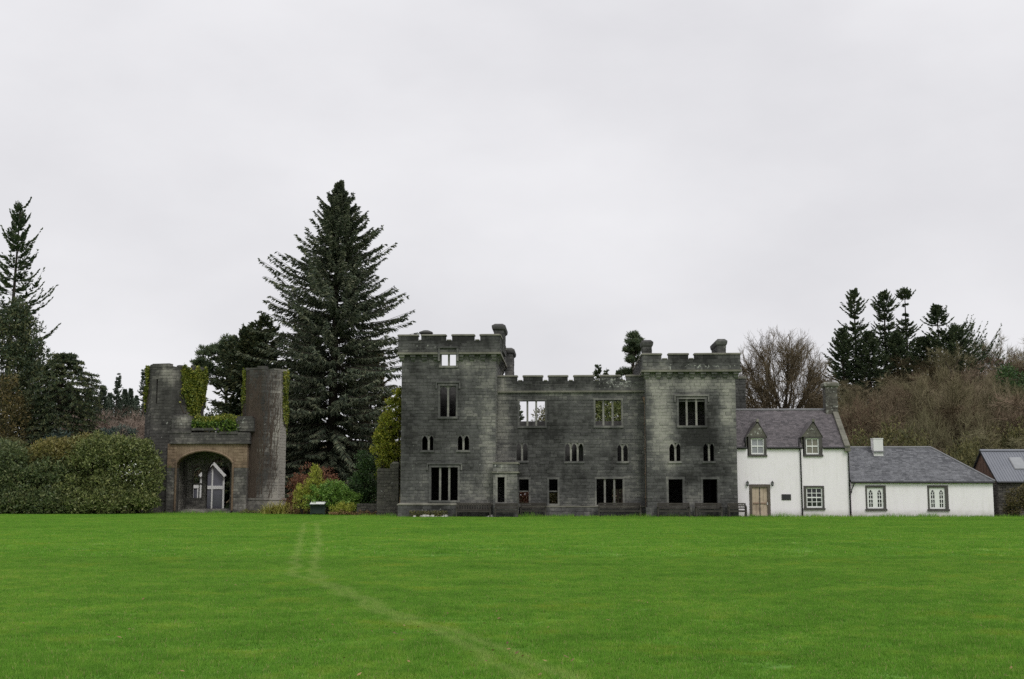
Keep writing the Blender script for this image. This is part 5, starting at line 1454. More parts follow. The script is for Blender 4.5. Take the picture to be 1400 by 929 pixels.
# ------------------------------------------------------------------ big conifers on the left
D = 112.0
def sp_prof(t):
    return float(np.interp(t, [0, .12, .3, .48, .55, .595, .69, .782, .876, .95, .985, 1], [5.5, 6.9, 7.5, 7.2, 6.7, 5.8, 4.7, 3.4, 2.1, .75, .2, .02]))
H = Z(247, D)
def sp_as(az, t):
    c = math.cos(az); return 1 - .08 * max(0, c) + .07 * math.sin(2 * az + t * 11) + .06 * math.sin(3 * az - t * 23) + (.10 * c if t > .45 else -.04 * c) + (.20 * max(0, c) ** 3 if .40 < t < .46 else 0) + (.12 * max(0, -c) if .55 < t < .72 else 0)
conifer("spruce_tree", (X(452, D), D, 0), "very tall dark spruce with drooping layered branches, left of the castle tower", G_SPRUCE, H, sp_prof, 3, whorls=78, per=10, tw=110, droop=.40, up_tip=.20, hang=.8, spray=.72, thick=.085, lean=(.3, 0), top_el=30, low_el=-6, asym=sp_as, irr=.50, ragged=.22, trunk_r=.62)
# sparse young conifers filling behind it
def spire(Rb, p=.9): return lambda t: Rb * (1 - t) ** p + .05
conifer("spruce_tree", (X(356, 120), 120, 0), "dark spruce partly hidden behind the right ruined tower and the tallest spruce", G_DARK, Z(436, 120), spire(6.0, .62), 5, whorls=34, per=8, tw=34, droop=.3, hang=.35, spray=.95, thick=.2)
conifer("spruce_tree", (X(505, 122), 122, 0), "dark spruce with rusty lower branches behind the golden creeper, right of the tallest spruce", G_RUSTY, Z(470, 122), spire(4.6, .6), 6, whorls=32, per=8, tw=34, droop=.3, hang=.35, spray=.95, thick=.2)
conifer("spruce_tree", (X(415, 124), 124, 0), "shadowy spruce standing behind the trunk of the tallest spruce", G_DARK, Z(430, 124), spire(5.5, .6), 8, whorls=32, per=8, tw=34, droop=.3, hang=.35, spray=1.0, thick=.22)

conifer("spruce_tree", (X(334, 119), 119, 0), "dense dark spruce joining the pine to the tallest spruce behind the right ruined tower", G_DARK, Z(452, 119), spire(5.6, .5), 9, whorls=36, per=9, tw=40, droop=.3, hang=.5, spray=.95, thick=.16)
# Scots pine behind the gateway
def pine(loc, label, H, trunk_top, clumps, seed, leaf=G_PINE, bark=BARK_G, r=.28, lean=0.0):
    g = np.random.default_rng(seed); o = plant("pine_tree", loc, label, "tree"); b = MB()
    b.tube([(lean * f, 0, H * f) for f in np.linspace(0, trunk_top, 7)], [r * (1 - .75 * f) for f in np.linspace(0, 1, 7)], 8)
    cs, rs, ns = [], [], []
    for (x, z, rad) in clumps:
        y = g.uniform(-1.2, 1.2)
        zb = min(z - .3, H * trunk_top) * g.uniform(.8, .95); b.tube([(lean * zb / H, 0, zb), (x * .5 + .1, y * .6, (zb + z) / 2 + .2), (x, y, z)], [.09, .06, .02], 5)
        for k in range(int(8 + rad * 14)):
            d = nrm(g.normal(size=3)) * g.uniform(.2, 1.0) * np.array([rad * 1.2, rad * 1.2, rad * .65]); cs.append(np.array([x, y, z]) + d); rs.append(g.uniform(.3, .55)); ns.append(90)
    b.build("trunk", bark, o)
    add_part("crown", o, quads_mesh("crown", clump_cloud(g, cs, rs, ns, .34, .20, .6, .5, .3), leaf)); return o
D = 122; hx = X(305, D)
def pc(px, py, D, r): return (X(px, D, py) - hx, Z(py, D), r)
pine((hx, D, 0), "pine with a bare grey trunk and dark tufted crown rising between the ruined towers", Z(462, D), .9,
     [pc(300, 472, D, .9), pc(318, 468, D, 1.0), pc(285, 482, D, 1.1), pc(330, 476, D, 1.0), pc(306, 486, D, 1.3), pc(276, 497, D, .9), pc(322, 493, D, 1.2), pc(292, 503, D, 1.2), pc(310, 510, D, 1.2), pc(335, 505, D, 1.2), pc(280, 516, D, .8), pc(296, 522, D, 1.0), pc(326, 520, D, 1.1), pc(272, 503, D, .5), pc(338, 470, D, 1.2), pc(345, 490, D, 1.2)], 4, r=.30)
lump_shrub("yew_tree", (X(308, 131), 131, 0), "dark yew mass filling the gap behind the gateway arch between the ruined towers", G_DARK, [(-2.4, 0, 3.2, 2.6, 3.4), (.8, 0, 3.8, 2.8, 4.0), (2.8, .5, 4.6, 2.6, 4.6), (-1.2, .8, 6.0, 1.6, 2.2), (.6, .5, 8.4, 2.6, 3.2), (-1.8, .3, 8.0, 1.8, 2.6), (3.2, .3, 9.4, 2.6, 4.2), (4.4, .8, 10.5, 2.0, 3.6), (-3.4, .5, 7.2, 1.6, 2.4)], 14, .34, 60, .4, cat="tree", sub=.6)
bare_tree("bare_tree", (X(290, 124), 124, 0), "small tangled leafless tree behind the ivy on the gateway arch", BARK_G, TWIG, H=8.6, spread=.8, seed=8, levels=3, kids=(8, 5, 4), tw_len=.7, r0=.12)

# far left: tall thin-crowned fir, dense dark tree, monkey puzzle
D = 110
def fir_prof(t):
    return min(4.2,   .1 + 7.6 * (1 - t) ** .66 * (.8 + .2 * math.sin(t * 40)))
conifer("fir_tree", (X(14, D, 400), D, 0), "tall open crowned fir with a visible leaning trunk at the left edge", G_FIR, Z(286, D), fir_prof, 17, whorls=27, per=6, tw=46, droop=.45, up_tip=.45, hang=-.02, spray=.72, thick=.115, lean=(.55, 0), top_el=40, low_el=-24, z0=.35, irr=.5, trunk_r=.42, bark=BARK_D)
D = 106
def dk(px, py, rx, rz, dy=0): return (X(px, D, py) - X(20, D), dy, Z(py, D), rx, rz)
lump_shrub("cypress_tree", (X(20, D), D, 0), "dense broad nearly black evergreen below the fir at the left edge", G_DARK, [dk(15, 440, 1.5, 1.3), dk(35, 452, 1.2, 1.3), dk(0, 470, 2.4, 2.2), dk(40, 490, 1.6, 2.0, .5), dk(15, 510, 2.6, 2.6), dk(45, 530, 1.7, 2.2, .2), dk(10, 560, 3.0, 3.0), dk(50, 575, 1.9, 2.4, -.3), dk(20, 615, 3.2, 3.0), dk(24, 424, .9, 1.0)], 21, .32, 62, .35, cat="tree", sub=.5)
lump_shrub("cypress_tree", (X(6, 101), 101, 0), "rusty tinged dark evergreen at the left edge in front of the black evergreen", G_RUSTY, [(-.4, 0, 3.5, 1.9, 3.2), (.2, .3, 7.0, 1.7, 2.8), (-.6, .3, 9.6, 1.3, 1.8)], 22, .28, 55, .35, cat="tree", sub=.45)
D = 103
def mz(px, py): return X(px, D, py) - X(72, D), Z(py, D)
def monkey():
    g = random.Random(31); gn = np.random.default_rng(31); o = plant("monkey_puzzle", (X(72, D), D, 0), "monkey puzzle tree with an umbrella of drooping spiky arms beside the dark evergreen", "tree"); b = MB(); Q = []
    Ht = mz(80, 486)[1]; b.tube([(0, 0, 0), (.1, 0, Ht * .5), (.35, 0, Ht)], [.34, .25, .10], 8)
    for w in range(17):
        t = .38 + .61 * w / 16
        for k in range(9):
            az = k * .698 + w * 1.1 + g.uniform(-.2, .2); L = (3.3 - 2.3 * max(0, t - .8) / .2 - .35 * g.random()) * (1.12 if math.cos(az) > 0 else .9); z = t * Ht
            pts = []
            for j in range(6):
                s = j / 5; pts.append(np.array([.35 * t + math.cos(az) * L * s, math.sin(az) * L * s, z + L * (.42 * s - .62 * s * s * (1.3 - t * .5)) + .25 * s ** 4]))
            b.tube([tuple(p) for p in pts], [.05, .045, .04, .035, .03, .02], 4, cap=False)
            pts = np.array(pts)
            for br in range(5):
                if br == 0: line = pts
                else:
                    s0 = g.uniform(.45, .85); i = int(s0 * 5); p0 = pts[i]; dv = nrm(pts[5] - pts[0]); sd = np.array([-dv[1], dv[0], 0]) * (1 if br % 2 else -1)
                    line = np.array([p0 + (dv * .8 + sd * .7) * L * .38 * f + np.array([0, 0, -.25 * f * f]) for f in np.linspace(0, 1, 5)])
                m = 44; f = gn.random(m) * (len(line) - 1) * (.75 if br == 0 else 1) + (len(line) - 1) * (.25 if br == 0 else 0); f = np.minimum(f, len(line) - 1.001); i = f.astype(int); C = line[i] + (line[i + 1] - line[i]) * (f - i)[:, None]; fw = nrm(line[i + 1] - line[i])
                dd = nrm(gn.normal(size=(m, 3)) + fw * .7); e = nrm(np.cross(dd, gn.normal(size=(m, 3)))); Q.append(np.stack([C, C + dd * .10 - e * .045, C + dd * .24, C + dd * .10 + e * .045], 1))
    b.build("trunk", BARK_D, o); add_part("crown", o, quads_mesh("crown", np.concatenate(Q), G_DARK))
monkey()
lump_shrub("evergreen_tree", (X(74, 100), 100, 0), "bluish green evergreen under the monkey puzzle tree", G_BLUE, [(-.5, 0, 2.5, 1.9, 2.6), (.8, 0, 2.2, 1.5, 2.4), (.1, .3, 4.6, 1.5, 2.0)], 33, .24, 55, .35, cat="tree", sub=.4)
lump_shrub("evergreen_shrub", (X(14, 98), 98, 0), "loose mossy green shrub at the left edge above the rhododendron bank", G_MOSSY, [(-1.4, 0, 3.4, 1.9, 2.6), (.8, 0, 3.4, 1.5, 2.3), (-.2, .2, 4.8, 1.2, 1.4), (2.4, 0, 2.2, 1.1, 1.9)], 34, .22, 55, .35, sub=.4)

# rhododendron bank
RD_ = 95.0
def rh(px, py, rx, rz, dy=0.0, ref=0): return (X(px, RD_, py) - ref, dy, Z(py, RD_), rx, rz)
def rhodo(px, label, leaf, lobes, seed, y=RD_, **k):
    rx0 = X(px, RD_)
    return lump_shrub("rhododendron", (rx0, y, 0), label, leaf, [rh(*l, ref=rx0) if len(l) > 4 else rh(*l, 0.0, ref=rx0) for l in lobes], seed, .23, 70, .36, sub=.42, cover=2.3, rough=(.80, 1.12), shell=.8, **k)
rhodo(150, "large glossy green rhododendron, the middle of the bank left of the gateway", G_RHODO, [(150, 650, 2.5, 2.7), (125, 655, 2.2, 2.5), (170, 640, 1.9, 2.0), (140, 628, 1.6, 1.4, .8), (110, 675, 1.8, 1.4, -.8), (112, 611, .8, .6, .4), (135, 608, .9, .7, .2), (160, 609, .8, .6, .5), (128, 618, 1.0, .8, -.6), (150, 680, 2.0, 1.2, -1.0), (125, 690, 1.6, .9, -1.5), (170, 690, 1.6, .9, -1.5), (148, 692, 1.4, .8, -2.0)], 41)
r2 = rhodo(197, "green rhododendron with a patch of white flecks beside the left ruined tower", G_RHODO, [(188, 652, 1.8, 2.3), (203, 674, 1.0, 1.4, -.6), (180, 625, 1.5, 1.2, .4), (190, 686, 1.5, 1.0, -1.2), (205, 690, .8, .7, -.9), (182, 614, 1.1, .7, .6)], 42)
g = np.random.default_rng(77); n = 60
C = np.stack([g.normal(X(177, RD_ - 2, 645) - X(197, RD_), .55, n), g.uniform(-2.15, -1.75, n), g.normal(Z(646, RD_ - 2), .42, n)], 1)
add_part("flecks", r2, quads_mesh("flecks", leaf_quads(g, C, .13, .6), FLECK_W))  # small white leaf shapes scattered over one side of the shrub
rhodo(72, "yellowing rhododendron top with ochre leaves, upper left of the bank", G_RHODO_Y, [(72, 622, 1.7, 1.1), (52, 632, 1.2, .9), (96, 618, 1.2, .9), (115, 611, 1.2, .8, .6), (85, 640, 1.6, 1.2, -.3)], 43, y=RD_ + .3)
rhodo(30, "dull brownish green rhododendron at the left end of the bank", G_RHODO_D, [(30, 655, 2.4, 2.2), (8, 650, 2.2, 2.4), (55, 670, 2.2, 1.7, -.6), (20, 685, 2.0, 1.0, -1.2), (-15, 665, 2.4, 2.2), (40, 690, 1.6, .9, -1.6), (5, 691, 1.6, .9, -1.6)], 44)
rhodo(80, "grey green rhododendron low in the bank, between the dull one and the large glossy one", G_RHODO_D, [(80, 665, 2.2, 1.9, -.5), (92, 685, 1.8, 1.0, -1.2), (66, 690, 1.6, .9, -1.3), (105, 691, 1.5, .9, -1.5), (80, 692, 1.5, .8, -1.8), (100, 650, 1.6, 1.5)], 45)

# far forest and bare scrub behind the bank
FAR = [(94, 524, 255, 3.4, "leftmost"), (110, 541, 290, 2.6, ""), (121, 531, 270, 3.0, ""), (132, 542, 300, 2.4, ""), (140, 527, 250, 3.0, ""), (149, 537, 280, 2.8, ""), (170, 532, 270, 2.8, ""), (178, 531, 285, 2.4, ""), (186, 541, 300, 2.6, ""), (205, 520, 260, 3.0, ""), (103, 533, 275, 2.8, ""), (163, 545, 290, 2.8, ""), (88, 534, 280, 3.0, ""), (76, 520, 262, 3.4, "")]
FAR.sort()
ORD = ["leftmost", "second from the left", "third from the left", "fourth from the left", "fifth from the left", "sixth from the left", "seventh from the left", "middle", "seventh from the right", "sixth from the right", "fifth from the right", "fourth from the right", "third from the right", "second from the right", "rightmost"]
ORD = ORD[:len(FAR) // 2 + len(FAR) % 2] + ORD[15 - len(FAR) // 2:]
fsrc = None
for k, (px, py, D, rb, _) in enumerate(FAR):
    x = X(px, D, 560); zb = hz(x, D) - .3; Ht = Z(py, D) - zb; lab = ORD[k] + " of the distant dark conifers on the left wooded skyline"; grp = "far conifers on the left skyline"
    if fsrc is None:
        fsrc = conifer("far_conifer", (x, D, zb), lab, G_FAR, 14.0, lambda t: 3.4 * (1 - t) ** .8 + .08, 51, group=grp, whorls=40, per=8, tw=30, droop=.3, hang=.35, spray=1.2, thick=.26); fsrc.scale = (Ht / 14,) * 3
    else:
        s = Ht / 14; copy_plant(fsrc, (x, D, zb), k * 1.3, (s * rb / 3.2, s * rb / 3.2, s), lab, grp)
D = 215; x = X(157, D, 540); zb = hz(x, D); conifer("far_conifer", (x, D, zb), "conifer with a whippy leaning leader rising above the far skyline", G_FAR, Z(513, D) - zb, lambda t: (.35 + 4.6 * (.85 - t)) if t < .85 else .55 * (1.05 - t) / .2, 52, lean=(.6, 0), whorls=26, per=7, tw=22, droop=.1, up_tip=.35, hang=.2, spray=.9, thick=.25, irr=.5)
D = 175; x = X(196, D, 540); zb = hz(x, D); conifer("far_conifer", (x, D, zb), "slender open conifer just left of the left ruined tower", G_FAR, Z(507, D) - zb, lambda t: .25 + 3.6 * (1 - t) ** 1.0, 53, whorls=24, per=6, tw=20, droop=.15, up_tip=.2, hang=.15, spray=.8, thick=.2, irr=.45)
D = 126; lump_shrub("evergreen_shrub", (X(158, D), D, 0), "round dark green bush just above the rhododendron bank", G_BLUE, [(-.8, 0, Z(600, D), 1.3, .9), (.5, 0, Z(598, D), 1.4, 1.1), (0, 0, 3, 1.5, 2.6)], 54, .26, 55, .35, sub=.4)

# leafless trees, one of each habit; the thicket repeats them
T1 = dict(H=9.0, spread=.72, levels=4, kids=(9, 6, 4, 3), tw_len=.75, up=.18, base=.12, r0=.13, tw_w=.014)
def dome_data(zc, rx, rz, seed, n_end=420, limbs=12, r0=.42, sec=9, tw=5, low=-.35, tw_w=.012, tl=.55):
    """spreading crown: limbs fan out from a short trunk, every branch ends on one rounded dome"""
    g = np.random.default_rng(seed); wood = MB(); fine = MB(); T = []
    fork = np.array([0, 0, zc - rz * .72])
    wood.tube([(0, 0, -.1), (.1, 0, fork[2] * .5), tuple(fork + np.array([0, 0, .4]))], [r0 * 1.3, r0, r0 * .85], 8, cap=False)
    ld, lp = [], []
    for k in range(limbs):
        c = 1 - (1 - .02) * (k + .5) / limbs; az = k * 2.4; sn = math.sqrt(1 - c * c); d = np.array([sn * math.cos(az), sn * math.sin(az), c]); ld.append(d)
        tip = np.array([0, 0, zc]) + d * np.array([rx, rx, rz]) * .80; m = [fork + np.array([0, 0, g.uniform(-.8, .3)])]
        for f in (.3, .6, 1.0): m.append(m[0] + (tip - m[0]) * f + np.array([0, 0, .5 * math.sin(f * 3.1)]) + g.normal(size=3) * .28 * (f < 1))
        lp.append(np.array(m)); wood.tube([tuple(q) for q in m], [r0 * .48, r0 * .36, r0 * .22, r0 * .07], 6, cap=False)
    ld = np.array(ld)
    for e in range(n_end):
        d = nrm(g.normal(size=3)); 
        while d[2] < low: d = nrm(g.normal(size=3))
        rr = g.uniform(.62, 1.0) ** .7; tip = np.array([0, 0, zc]) + d * np.array([rx, rx, rz]) * rr * (1 + .05 * math.sin(d[0] * 9) * math.sin(d[1] * 7 + 2))
        L_ = lp[int(np.argmax(ld @ d + g.normal(size=limbs) * .06))]; f = g.uniform(.9, 2.9); i = int(f); s0 = L_[i] + (L_[i + 1] - L_[i]) * (f - i)
        if np.linalg.norm(tip - s0) > rx * .95: s0 = L_[2] + (L_[3] - L_[2]) * g.random()
        v = tip - s0; n = 5; P = [s0 + v * k / n + g.normal(size=3) * .13 * (0 < k < n) + np.array([0, 0, -.06 * np.linalg.norm(v) * math.sin(3.1 * k / n)]) for k in range(n + 1)]
        fine.tube([tuple(q) for q in P], [.055, .045, .036, .028, .02, .01], 3, cap=False); P = np.array(P)
        for q in range(sec):
            f = g.uniform(1.2, n - .01); i = int(f); a = P[i] + (P[i + 1] - P[i]) * (f - i); w = nrm(nrm(v) * .7 + nrm(a - np.array([0, 0, zc - rz * .6])) * .6 + g.normal(size=3) * .6 + np.array([0, 0, .02])) * g.uniform(.6, 1.25) * tl * 2
            over = (a + w - np.array([0, 0, zc])) / np.array([rx, rx, rz]); o_ = np.linalg.norm(over)
            if o_ > 1.06: w = w * .5
            b = a + w; m = a + w * .5 + g.normal(size=3) * .07; fine.tube([tuple(a), tuple(m), tuple(b)], [.018, .014, .006], 3, cap=False)
            for t_ in range(tw):
                s = a + w * g.uniform(.25, 1); x = nrm(nrm(w) * .8 + g.normal(size=3) * .5 + np.array([0, 0, .2])) * tl * g.uniform(.5, 1.2); k_ = nrm(np.cross(x, g.normal(size=3))) * tw_w
                T.append([s - k_, s + x * .55 - k_ * .7, s + x, s + x * .55 + k_ * .7])
    return wood, fine, np.array(T, np.float32)
def dome_tree(name, loc, label, wood_m, twig_m, group=None, **k):
    wood, fine, T = dome_data(**k); o = plant(name, loc, label, "tree", group)
    wood.build("trunk", wood_m, o); fine.build("branches", twig_m, o); link_mesh("twigs", quads_mesh("twigs", T, twig_m), o)
    return o
D = 118; zc = Z(548, D)
oak = dome_tree("bare_tree", (X(1071, D), D, 0), "big spreading leafless tree with a rounded crown behind the cottage roof", BARK_D, TWIG, zc=zc, rx=5.4, rz=Z(449, D) - zc, seed=61, sec=12)
bd = None
for px, top, D, rx, lab in ((1292, 500, 108, 4.2, "large spreading leafless tree with mossy limbs above the middle of the low cottage"), (1222, 522, 110, 3.6, "rounded leafless tree above the white chimney of the low cottage"), (1352, 512, 111, 3.8, "rounded leafless tree above the barn ridge"), (1262, 560, 102, 2.8, "small rounded leafless tree just above the low cottage roof ridge"), (1322, 556, 103, 2.8, "small rounded leafless tree above the hipped end of the low cottage"), (1172, 540, 108, 3.0, "rounded leafless tree right of the two storey cottage chimney")):
    x = X(px, D, 560); zb = hz(x, D) - .2; Ht = Z(top, D) - zb
    if bd is None: bd = dome_tree("thicket_tree", (x, D, zb), lab, BARK_M, TWIG_H, zc=5.2, rx=4.2, rz=4.8, seed=63, n_end=190, limbs=9, r0=.40, tl=.5, low=-.6, tw_w=.013); bd.scale = (rx / 4.2, rx / 4.2, Ht / 10)
    else: copy_plant(bd, (x, D, zb), px * .7, (rx / 4.2, rx / 4.2, Ht / 10), lab)
D = 118
protos = []
for k, (sd, wm, tm) in enumerate(((71, BARK_M, TWIG_H), (72, BARK_M, TWIG_H), (73, BARK_G, TWIG_H), (74, BARK_D, TWIG_R))):
    t = dict(T1); t['seed'] = sd; t['multi'] = (2, 3, 2, 3)[k]; t['fan'] = ((25, 65), (30, 75), (18, 45), (25, 60))[k]
    if k == 1: t['up'] = .02; t['wig'] = .26
    protos.append((t, wm, tm))
TH_G = "leafless trees of the hillside thicket"
TH_L = "leafless olive brown tree tangled in the hillside thicket behind the low cottage"
first = [None] * 4; rr = random.Random(99)
rows = []
def env(px):      # skyline of the thicket (photo row) along the hill
    P = [(1095, 560), (1130, 520), (1160, 505), (1195, 505), (1225, 512), (1255, 490), (1275, 472), (1300, 470), (1330, 486), (1370, 490), (1400, 485), (1440, 480)]
    return float(np.interp(px, [p[0] for p in P], [p[1] for p in P]))
for D, step, drop in ((101, 44, 96), (108, 34, 64), (117, 27, 34), (127, 28, 14), (138, 32, 0)):
    px = 1112 + rr.uniform(0, 14) + (30 if D < 105 else 0)
    while px < 1470:
        rows.append((px, D + rr.uniform(-2.5, 2.5), env(px) + drop * rr.uniform(.75, 1.25) + rr.uniform(-4, 8))); px += step * rr.uniform(.7, 1.3)
for i, (px, D, top) in enumerate(rows):
    x = X(px, D, 560); zb = hz(x, D) - .1; Ht = max(Z(top, D) - zb, 3.2); k = rr.choice((0, 0, 1, 2, 2, 0, 1, 3, 3)) if 1200 < px or D > 112 else rr.choice((3, 0, 1)); s = Ht / 8.6
    wh = "behind the two storey cottage chimney" if px < 1165 else "above the white chimney of the low cottage" if px < 1225 else "above the middle of the low cottage roof" if px < 1285 else "above the hipped end of the low cottage" if px < 1340 else "above the barn roof at the right edge"
    hw_ = "low front" if D < 112 else "middle height" if D < 123 else "high rear"
    lab, grp = (hw_ + " olive brown leafless thicket tree " + wh, TH_G) if k != 3 else (hw_ + " reddish brown leafless thicket tree " + wh, "reddish leafless trees of the hillside thicket")
    if first[k] is None:
        t, wm, tm = protos[k]; first[k] = bare_tree("thicket_tree", (x, D, zb), lab, wm, tm, group=grp, **t); first[k].scale = (s, s, s)
    else: copy_plant(first[k], (x, D, zb), rr.uniform(0, 6.28), (s * rr.uniform(.95, 1.3), s * rr.uniform(.95, 1.3), s), lab, grp)
# pale leafless trees on the right skyline, scrub behind the bank on the left
for i, (px, top) in enumerate(((1352, 470), (1378, 458), (1402, 462), (1425, 455))):
    D = 158 + i * 3; x = X(px, D); zb = hz(x, D) - .2; s = (Z(top, D) - zb) / 8.6; c = copy_plant(first[2], (x, D, zb), i * 1.7, (s * .9, s * .9, s), "pale leafless skyline tree at the right edge, " + ("leftmost", "second from the left", "third from the left", "rightmost")[i] + " of its row", "pale leafless trees at the right edge")
SC_G = "brown leafless scrub trees behind the rhododendron bank"
for i, (px, top, D) in enumerate(((98, 585, 138), (112, 572, 150), (126, 566, 142), (138, 580, 132), (150, 562, 152), (163, 560, 146), (176, 556, 150), (188, 562, 142), (200, 566, 136), (120, 590, 130), (172, 585, 131), (188, 590, 130), (106, 598, 128), (212, 560, 148), (228, 560, 150), (135, 596, 127), (92, 570, 155), (155, 575, 141))):
    x = X(px, D); s = (Z(top - 13, D) - hz(x, D)) / 8.6
    if i == 0:
        t = dict(T1); t.update(seed=75, multi=3, fan=(20, 55)); scr = bare_tree("scrub_tree", (x, D, hz(x, D) - .1), "brown leafless scrub tree between the rhododendron bank and the far conifers", BARK_G, TWIG_S, group=SC_G, **t); scr.scale = (s * 1.25, s * 1.25, s)
    else: copy_plant(scr, (x, D, hz(x, D) - .1), i * 2.1, (s * 1.25, s * 1.25, s), "brown leafless scrub tree between the rhododendron bank and the far conifers", SC_G)

# ridge conifers on the right: tufted tops on bare stems over a dark mass
def ridge(px, top, D, prof, label, seed, lean=(0, 0), **k):
    x = X(px, D, 480); zb = hz(x, D) - .3
    kk = dict(jit=.5, whorls=30, per=6, tw=40, droop=.06, up_tip=.22, hang=.10, spray=.7, thick=.10, lean=lean, top_el=32, low_el=0, irr=.35, z0=.12, trunk_r=.3); kk.update(k)
    conifer("ridge_conifer", (x, D, zb), label, G_FIR, Z(top, D) - zb, prof, seed, **kk)
def tuft(gap0, gap1, r_top, r_low, r_gap=.35):
    def f(t):
        if t > gap1: u = (t - gap1) / (1 - gap1); return r_top * (1 - u) ** .6 * (.75 + .25 * (1 - u)) + .05
        if t > gap0: return r_gap if (int(t * 90) % 2) else 0
        return r_low * (.55 + .45 * (gap0 - t) / gap0) * (1 if t > .3 else .8)
    return f
ridge(1170, 398, 142, tuft(.68, .78, 1.9, 3.1, .5), "leftmost ridge conifer with a round tufted top on a short bare stem", 81)
ridge(1211, 400, 144, tuft(.70, .80, 1.9, 2.8, 1.2), "pointed full ridge conifer, second from the left in the hilltop group", 82, per=8, tw=34)
ridge(1240, 395, 146, tuft(.72, .90, 1.3, 2.4, .2), "ridge conifer with a small flat tuft on a long bare leader", 83)
ridge(1287, 419, 140, tuft(.70, .80, 1.8, 3.0, .6), "ridge conifer with a domed top, right of the hilltop group", 84, lean=(-.4, 0))
ridge(1308, 452, 139, lambda t: .4 + 3.6 * (1 - t) ** .6, "low conifer with long limbs swept up to the right, end of the hilltop group", 85, asym=lambda az, t: 1 + .55 * max(0, math.cos(az)), up_tip=.5, top_el=30, low_el=12)
ridge(1188, 455, 139, lambda t: .2 + 3.4 * (1 - t) ** .6, "dark conifer filling the gap between the first two ridge conifers", 86)
ridge(1226, 458, 141, lambda t: .2 + 3.0 * (1 - t) ** .6, "dark conifer low between the pointed and the bare stemmed ridge conifers", 87)
ridge(1263, 464, 141, lambda t: .2 + 3.6 * (1 - t) ** .6, "dark low conifer left of the domed ridge conifer", 89)
ridge(1152, 452, 140, lambda t: .2 + 3.0 * (1 - t) ** .6, "short dark conifer at the left foot of the hilltop group", 88)
D = 124; x = X(1385, D, 560); lump_shrub("evergreen_tree", (x, D, hz(x, D) - .5), "soft green evergreen in the thicket near the right edge", G_BUSH, [(-1.6, 0, 3.6, 1.8, 3.2), (.6, 0, 4.4, 2.2, 4.0), (2.6, 0, 3.6, 2.0, 3.0), (-.3, 0, 7.2, 1.4, 1.6)], 91, .30, 50, .35, cat="tree", sub=.5)
for i, (px, top, D, rx) in enumerate(((1185, 600, 98, 1.6), (1228, 590, 100, 1.8), (1262, 606, 97, 1.5), (1318, 618, 97, 1.5), (1326, 608, 99, 1.4), (1346, 604, 102, 1.5), (1370, 596, 104, 1.7), (1400, 590, 103, 1.8))):
    x = X(px, D); zb = hz(x, D) - .2; zt = Z(top, D) - zb
    if i == 0: us = lump_shrub("understorey_shrub", (x, D, zb), "mossy green understorey shrub in the thicket just behind the cottages", G_MOSSY, [(0, 0, 2.0, 1.8, 1.9), (1.0, .2, 1.5, 1.4, 1.4), (-1.1, -.2, 1.4, 1.3, 1.3)], 93, .22, 34, .35, sub=.42, group="understorey shrubs behind the cottages"); us.scale = (1, 1, zt / 3.6)
    else: copy_plant(us, (x, D, zb), i * 1.1, (rx / 1.8, rx / 1.8, zt / 3.6), us['label'].replace("just behind the cottages", ("", "behind the white chimney", "behind the middle of the low roof", "behind the hipped roof end", "left of the barn gable", "behind the barn gable", "behind the barn ridge", "behind the barn at the right edge")[i]), "understorey shrubs behind the cottages")

# trees behind the castle
D = 126; hx = X(866, D, 480)
def pb(px, py, r): return (X(px, D, py) - hx, Z(py, D), r)
pine((hx, D, 0), "thin pine with a tufted top rising behind the main block beside the right tower", Z(457, D), .97, [pb(867, 460, .5), pb(870, 466, .6), pb(862, 470, .6), pb(871, 474, .7), pb(858, 478, .5), pb(866, 482, .7), pb(874, 490, .4), pb(859, 493, .4), pb(873, 503, .5), pb(857, 507, .5), pb(868, 512, .6)], 94, G_FIR, BARK_D, .2)
for k, (px, top, lab) in enumerate(((817.5, 500, "small spire shaped conifer peeping over the main block battlements"), (829, 503, "thin wispy conifer top, second from the left over the main block battlements"), (846, 508, "rounded conifer top over the main block battlements left of the thin pine"))):
    conifer("conifer", (X(px, 124, 510), 124, 0), lab, G_FIR, Z(top, 124), (lambda t: .1 + 2.8 * (1 - t) ** .8) if k != 1 else (lambda t: .08 + 1.5 * (1 - t) ** .9), 95 + k, whorls=44, per=6, tw=16, droop=.15, hang=.15, spray=.5, thick=.14)
D = 108; lump_shrub("evergreen_tree", (X(832, D), D, 0), "green evergreen seen through the upper right windows of the main block", G_RHODO, [(-1.6, 0, 4, 2.2, 4), (1.2, 0, 4, 2.2, 4), (0, 0, 7.6, 2.3, 2.0), (-1.0, 0, 9.0, 1.3, 1.2), (1.0, 0, 9.0, 1.3, 1.1)], 97, .26, 48, .4, cat="tree", sub=.45)
D = 112; conifer("conifer", (X(706, D), D, 0), "conifer showing at the left of the open upper left window of the main block", G_FIR, Z(548, D), spire(2.3, .8), 98, whorls=30, per=7, tw=20, spray=.6, thick=.14)
lump_shrub("evergreen_shrub", (X(744, 110), 110, 0), "mossy shrub top showing low in the open upper left window", G_MOSSY, [(0, 0, 6.4, 1.5, 2.7), (.2, 0, 3, 1.6, 3)], 99, .24, 45, .4, sub=.4)
lump_shrub("evergreen_shrub", (X(757, 97.5), 97.5, 0), "mossy shrub glimpsed through the second ground floor window right of the porch", G_MOSSY, [(0, 0, .9, .9, 1.0), (.5, 0, 1.3, .7, .8), (-.6, 0, 1.0, .7, .9)], 101, .16, 50, .4, sub=.26)
lump_shrub("russet_shrub", (X(716, 97), 97, 0), "russet shrub glimpsed through the ground floor window beside the porch", G_RED, [(0, 0, .9, 1.0, .9), (.7, 0, .7, .7, .7)], 100, .16, 50, .4, sub=.26)

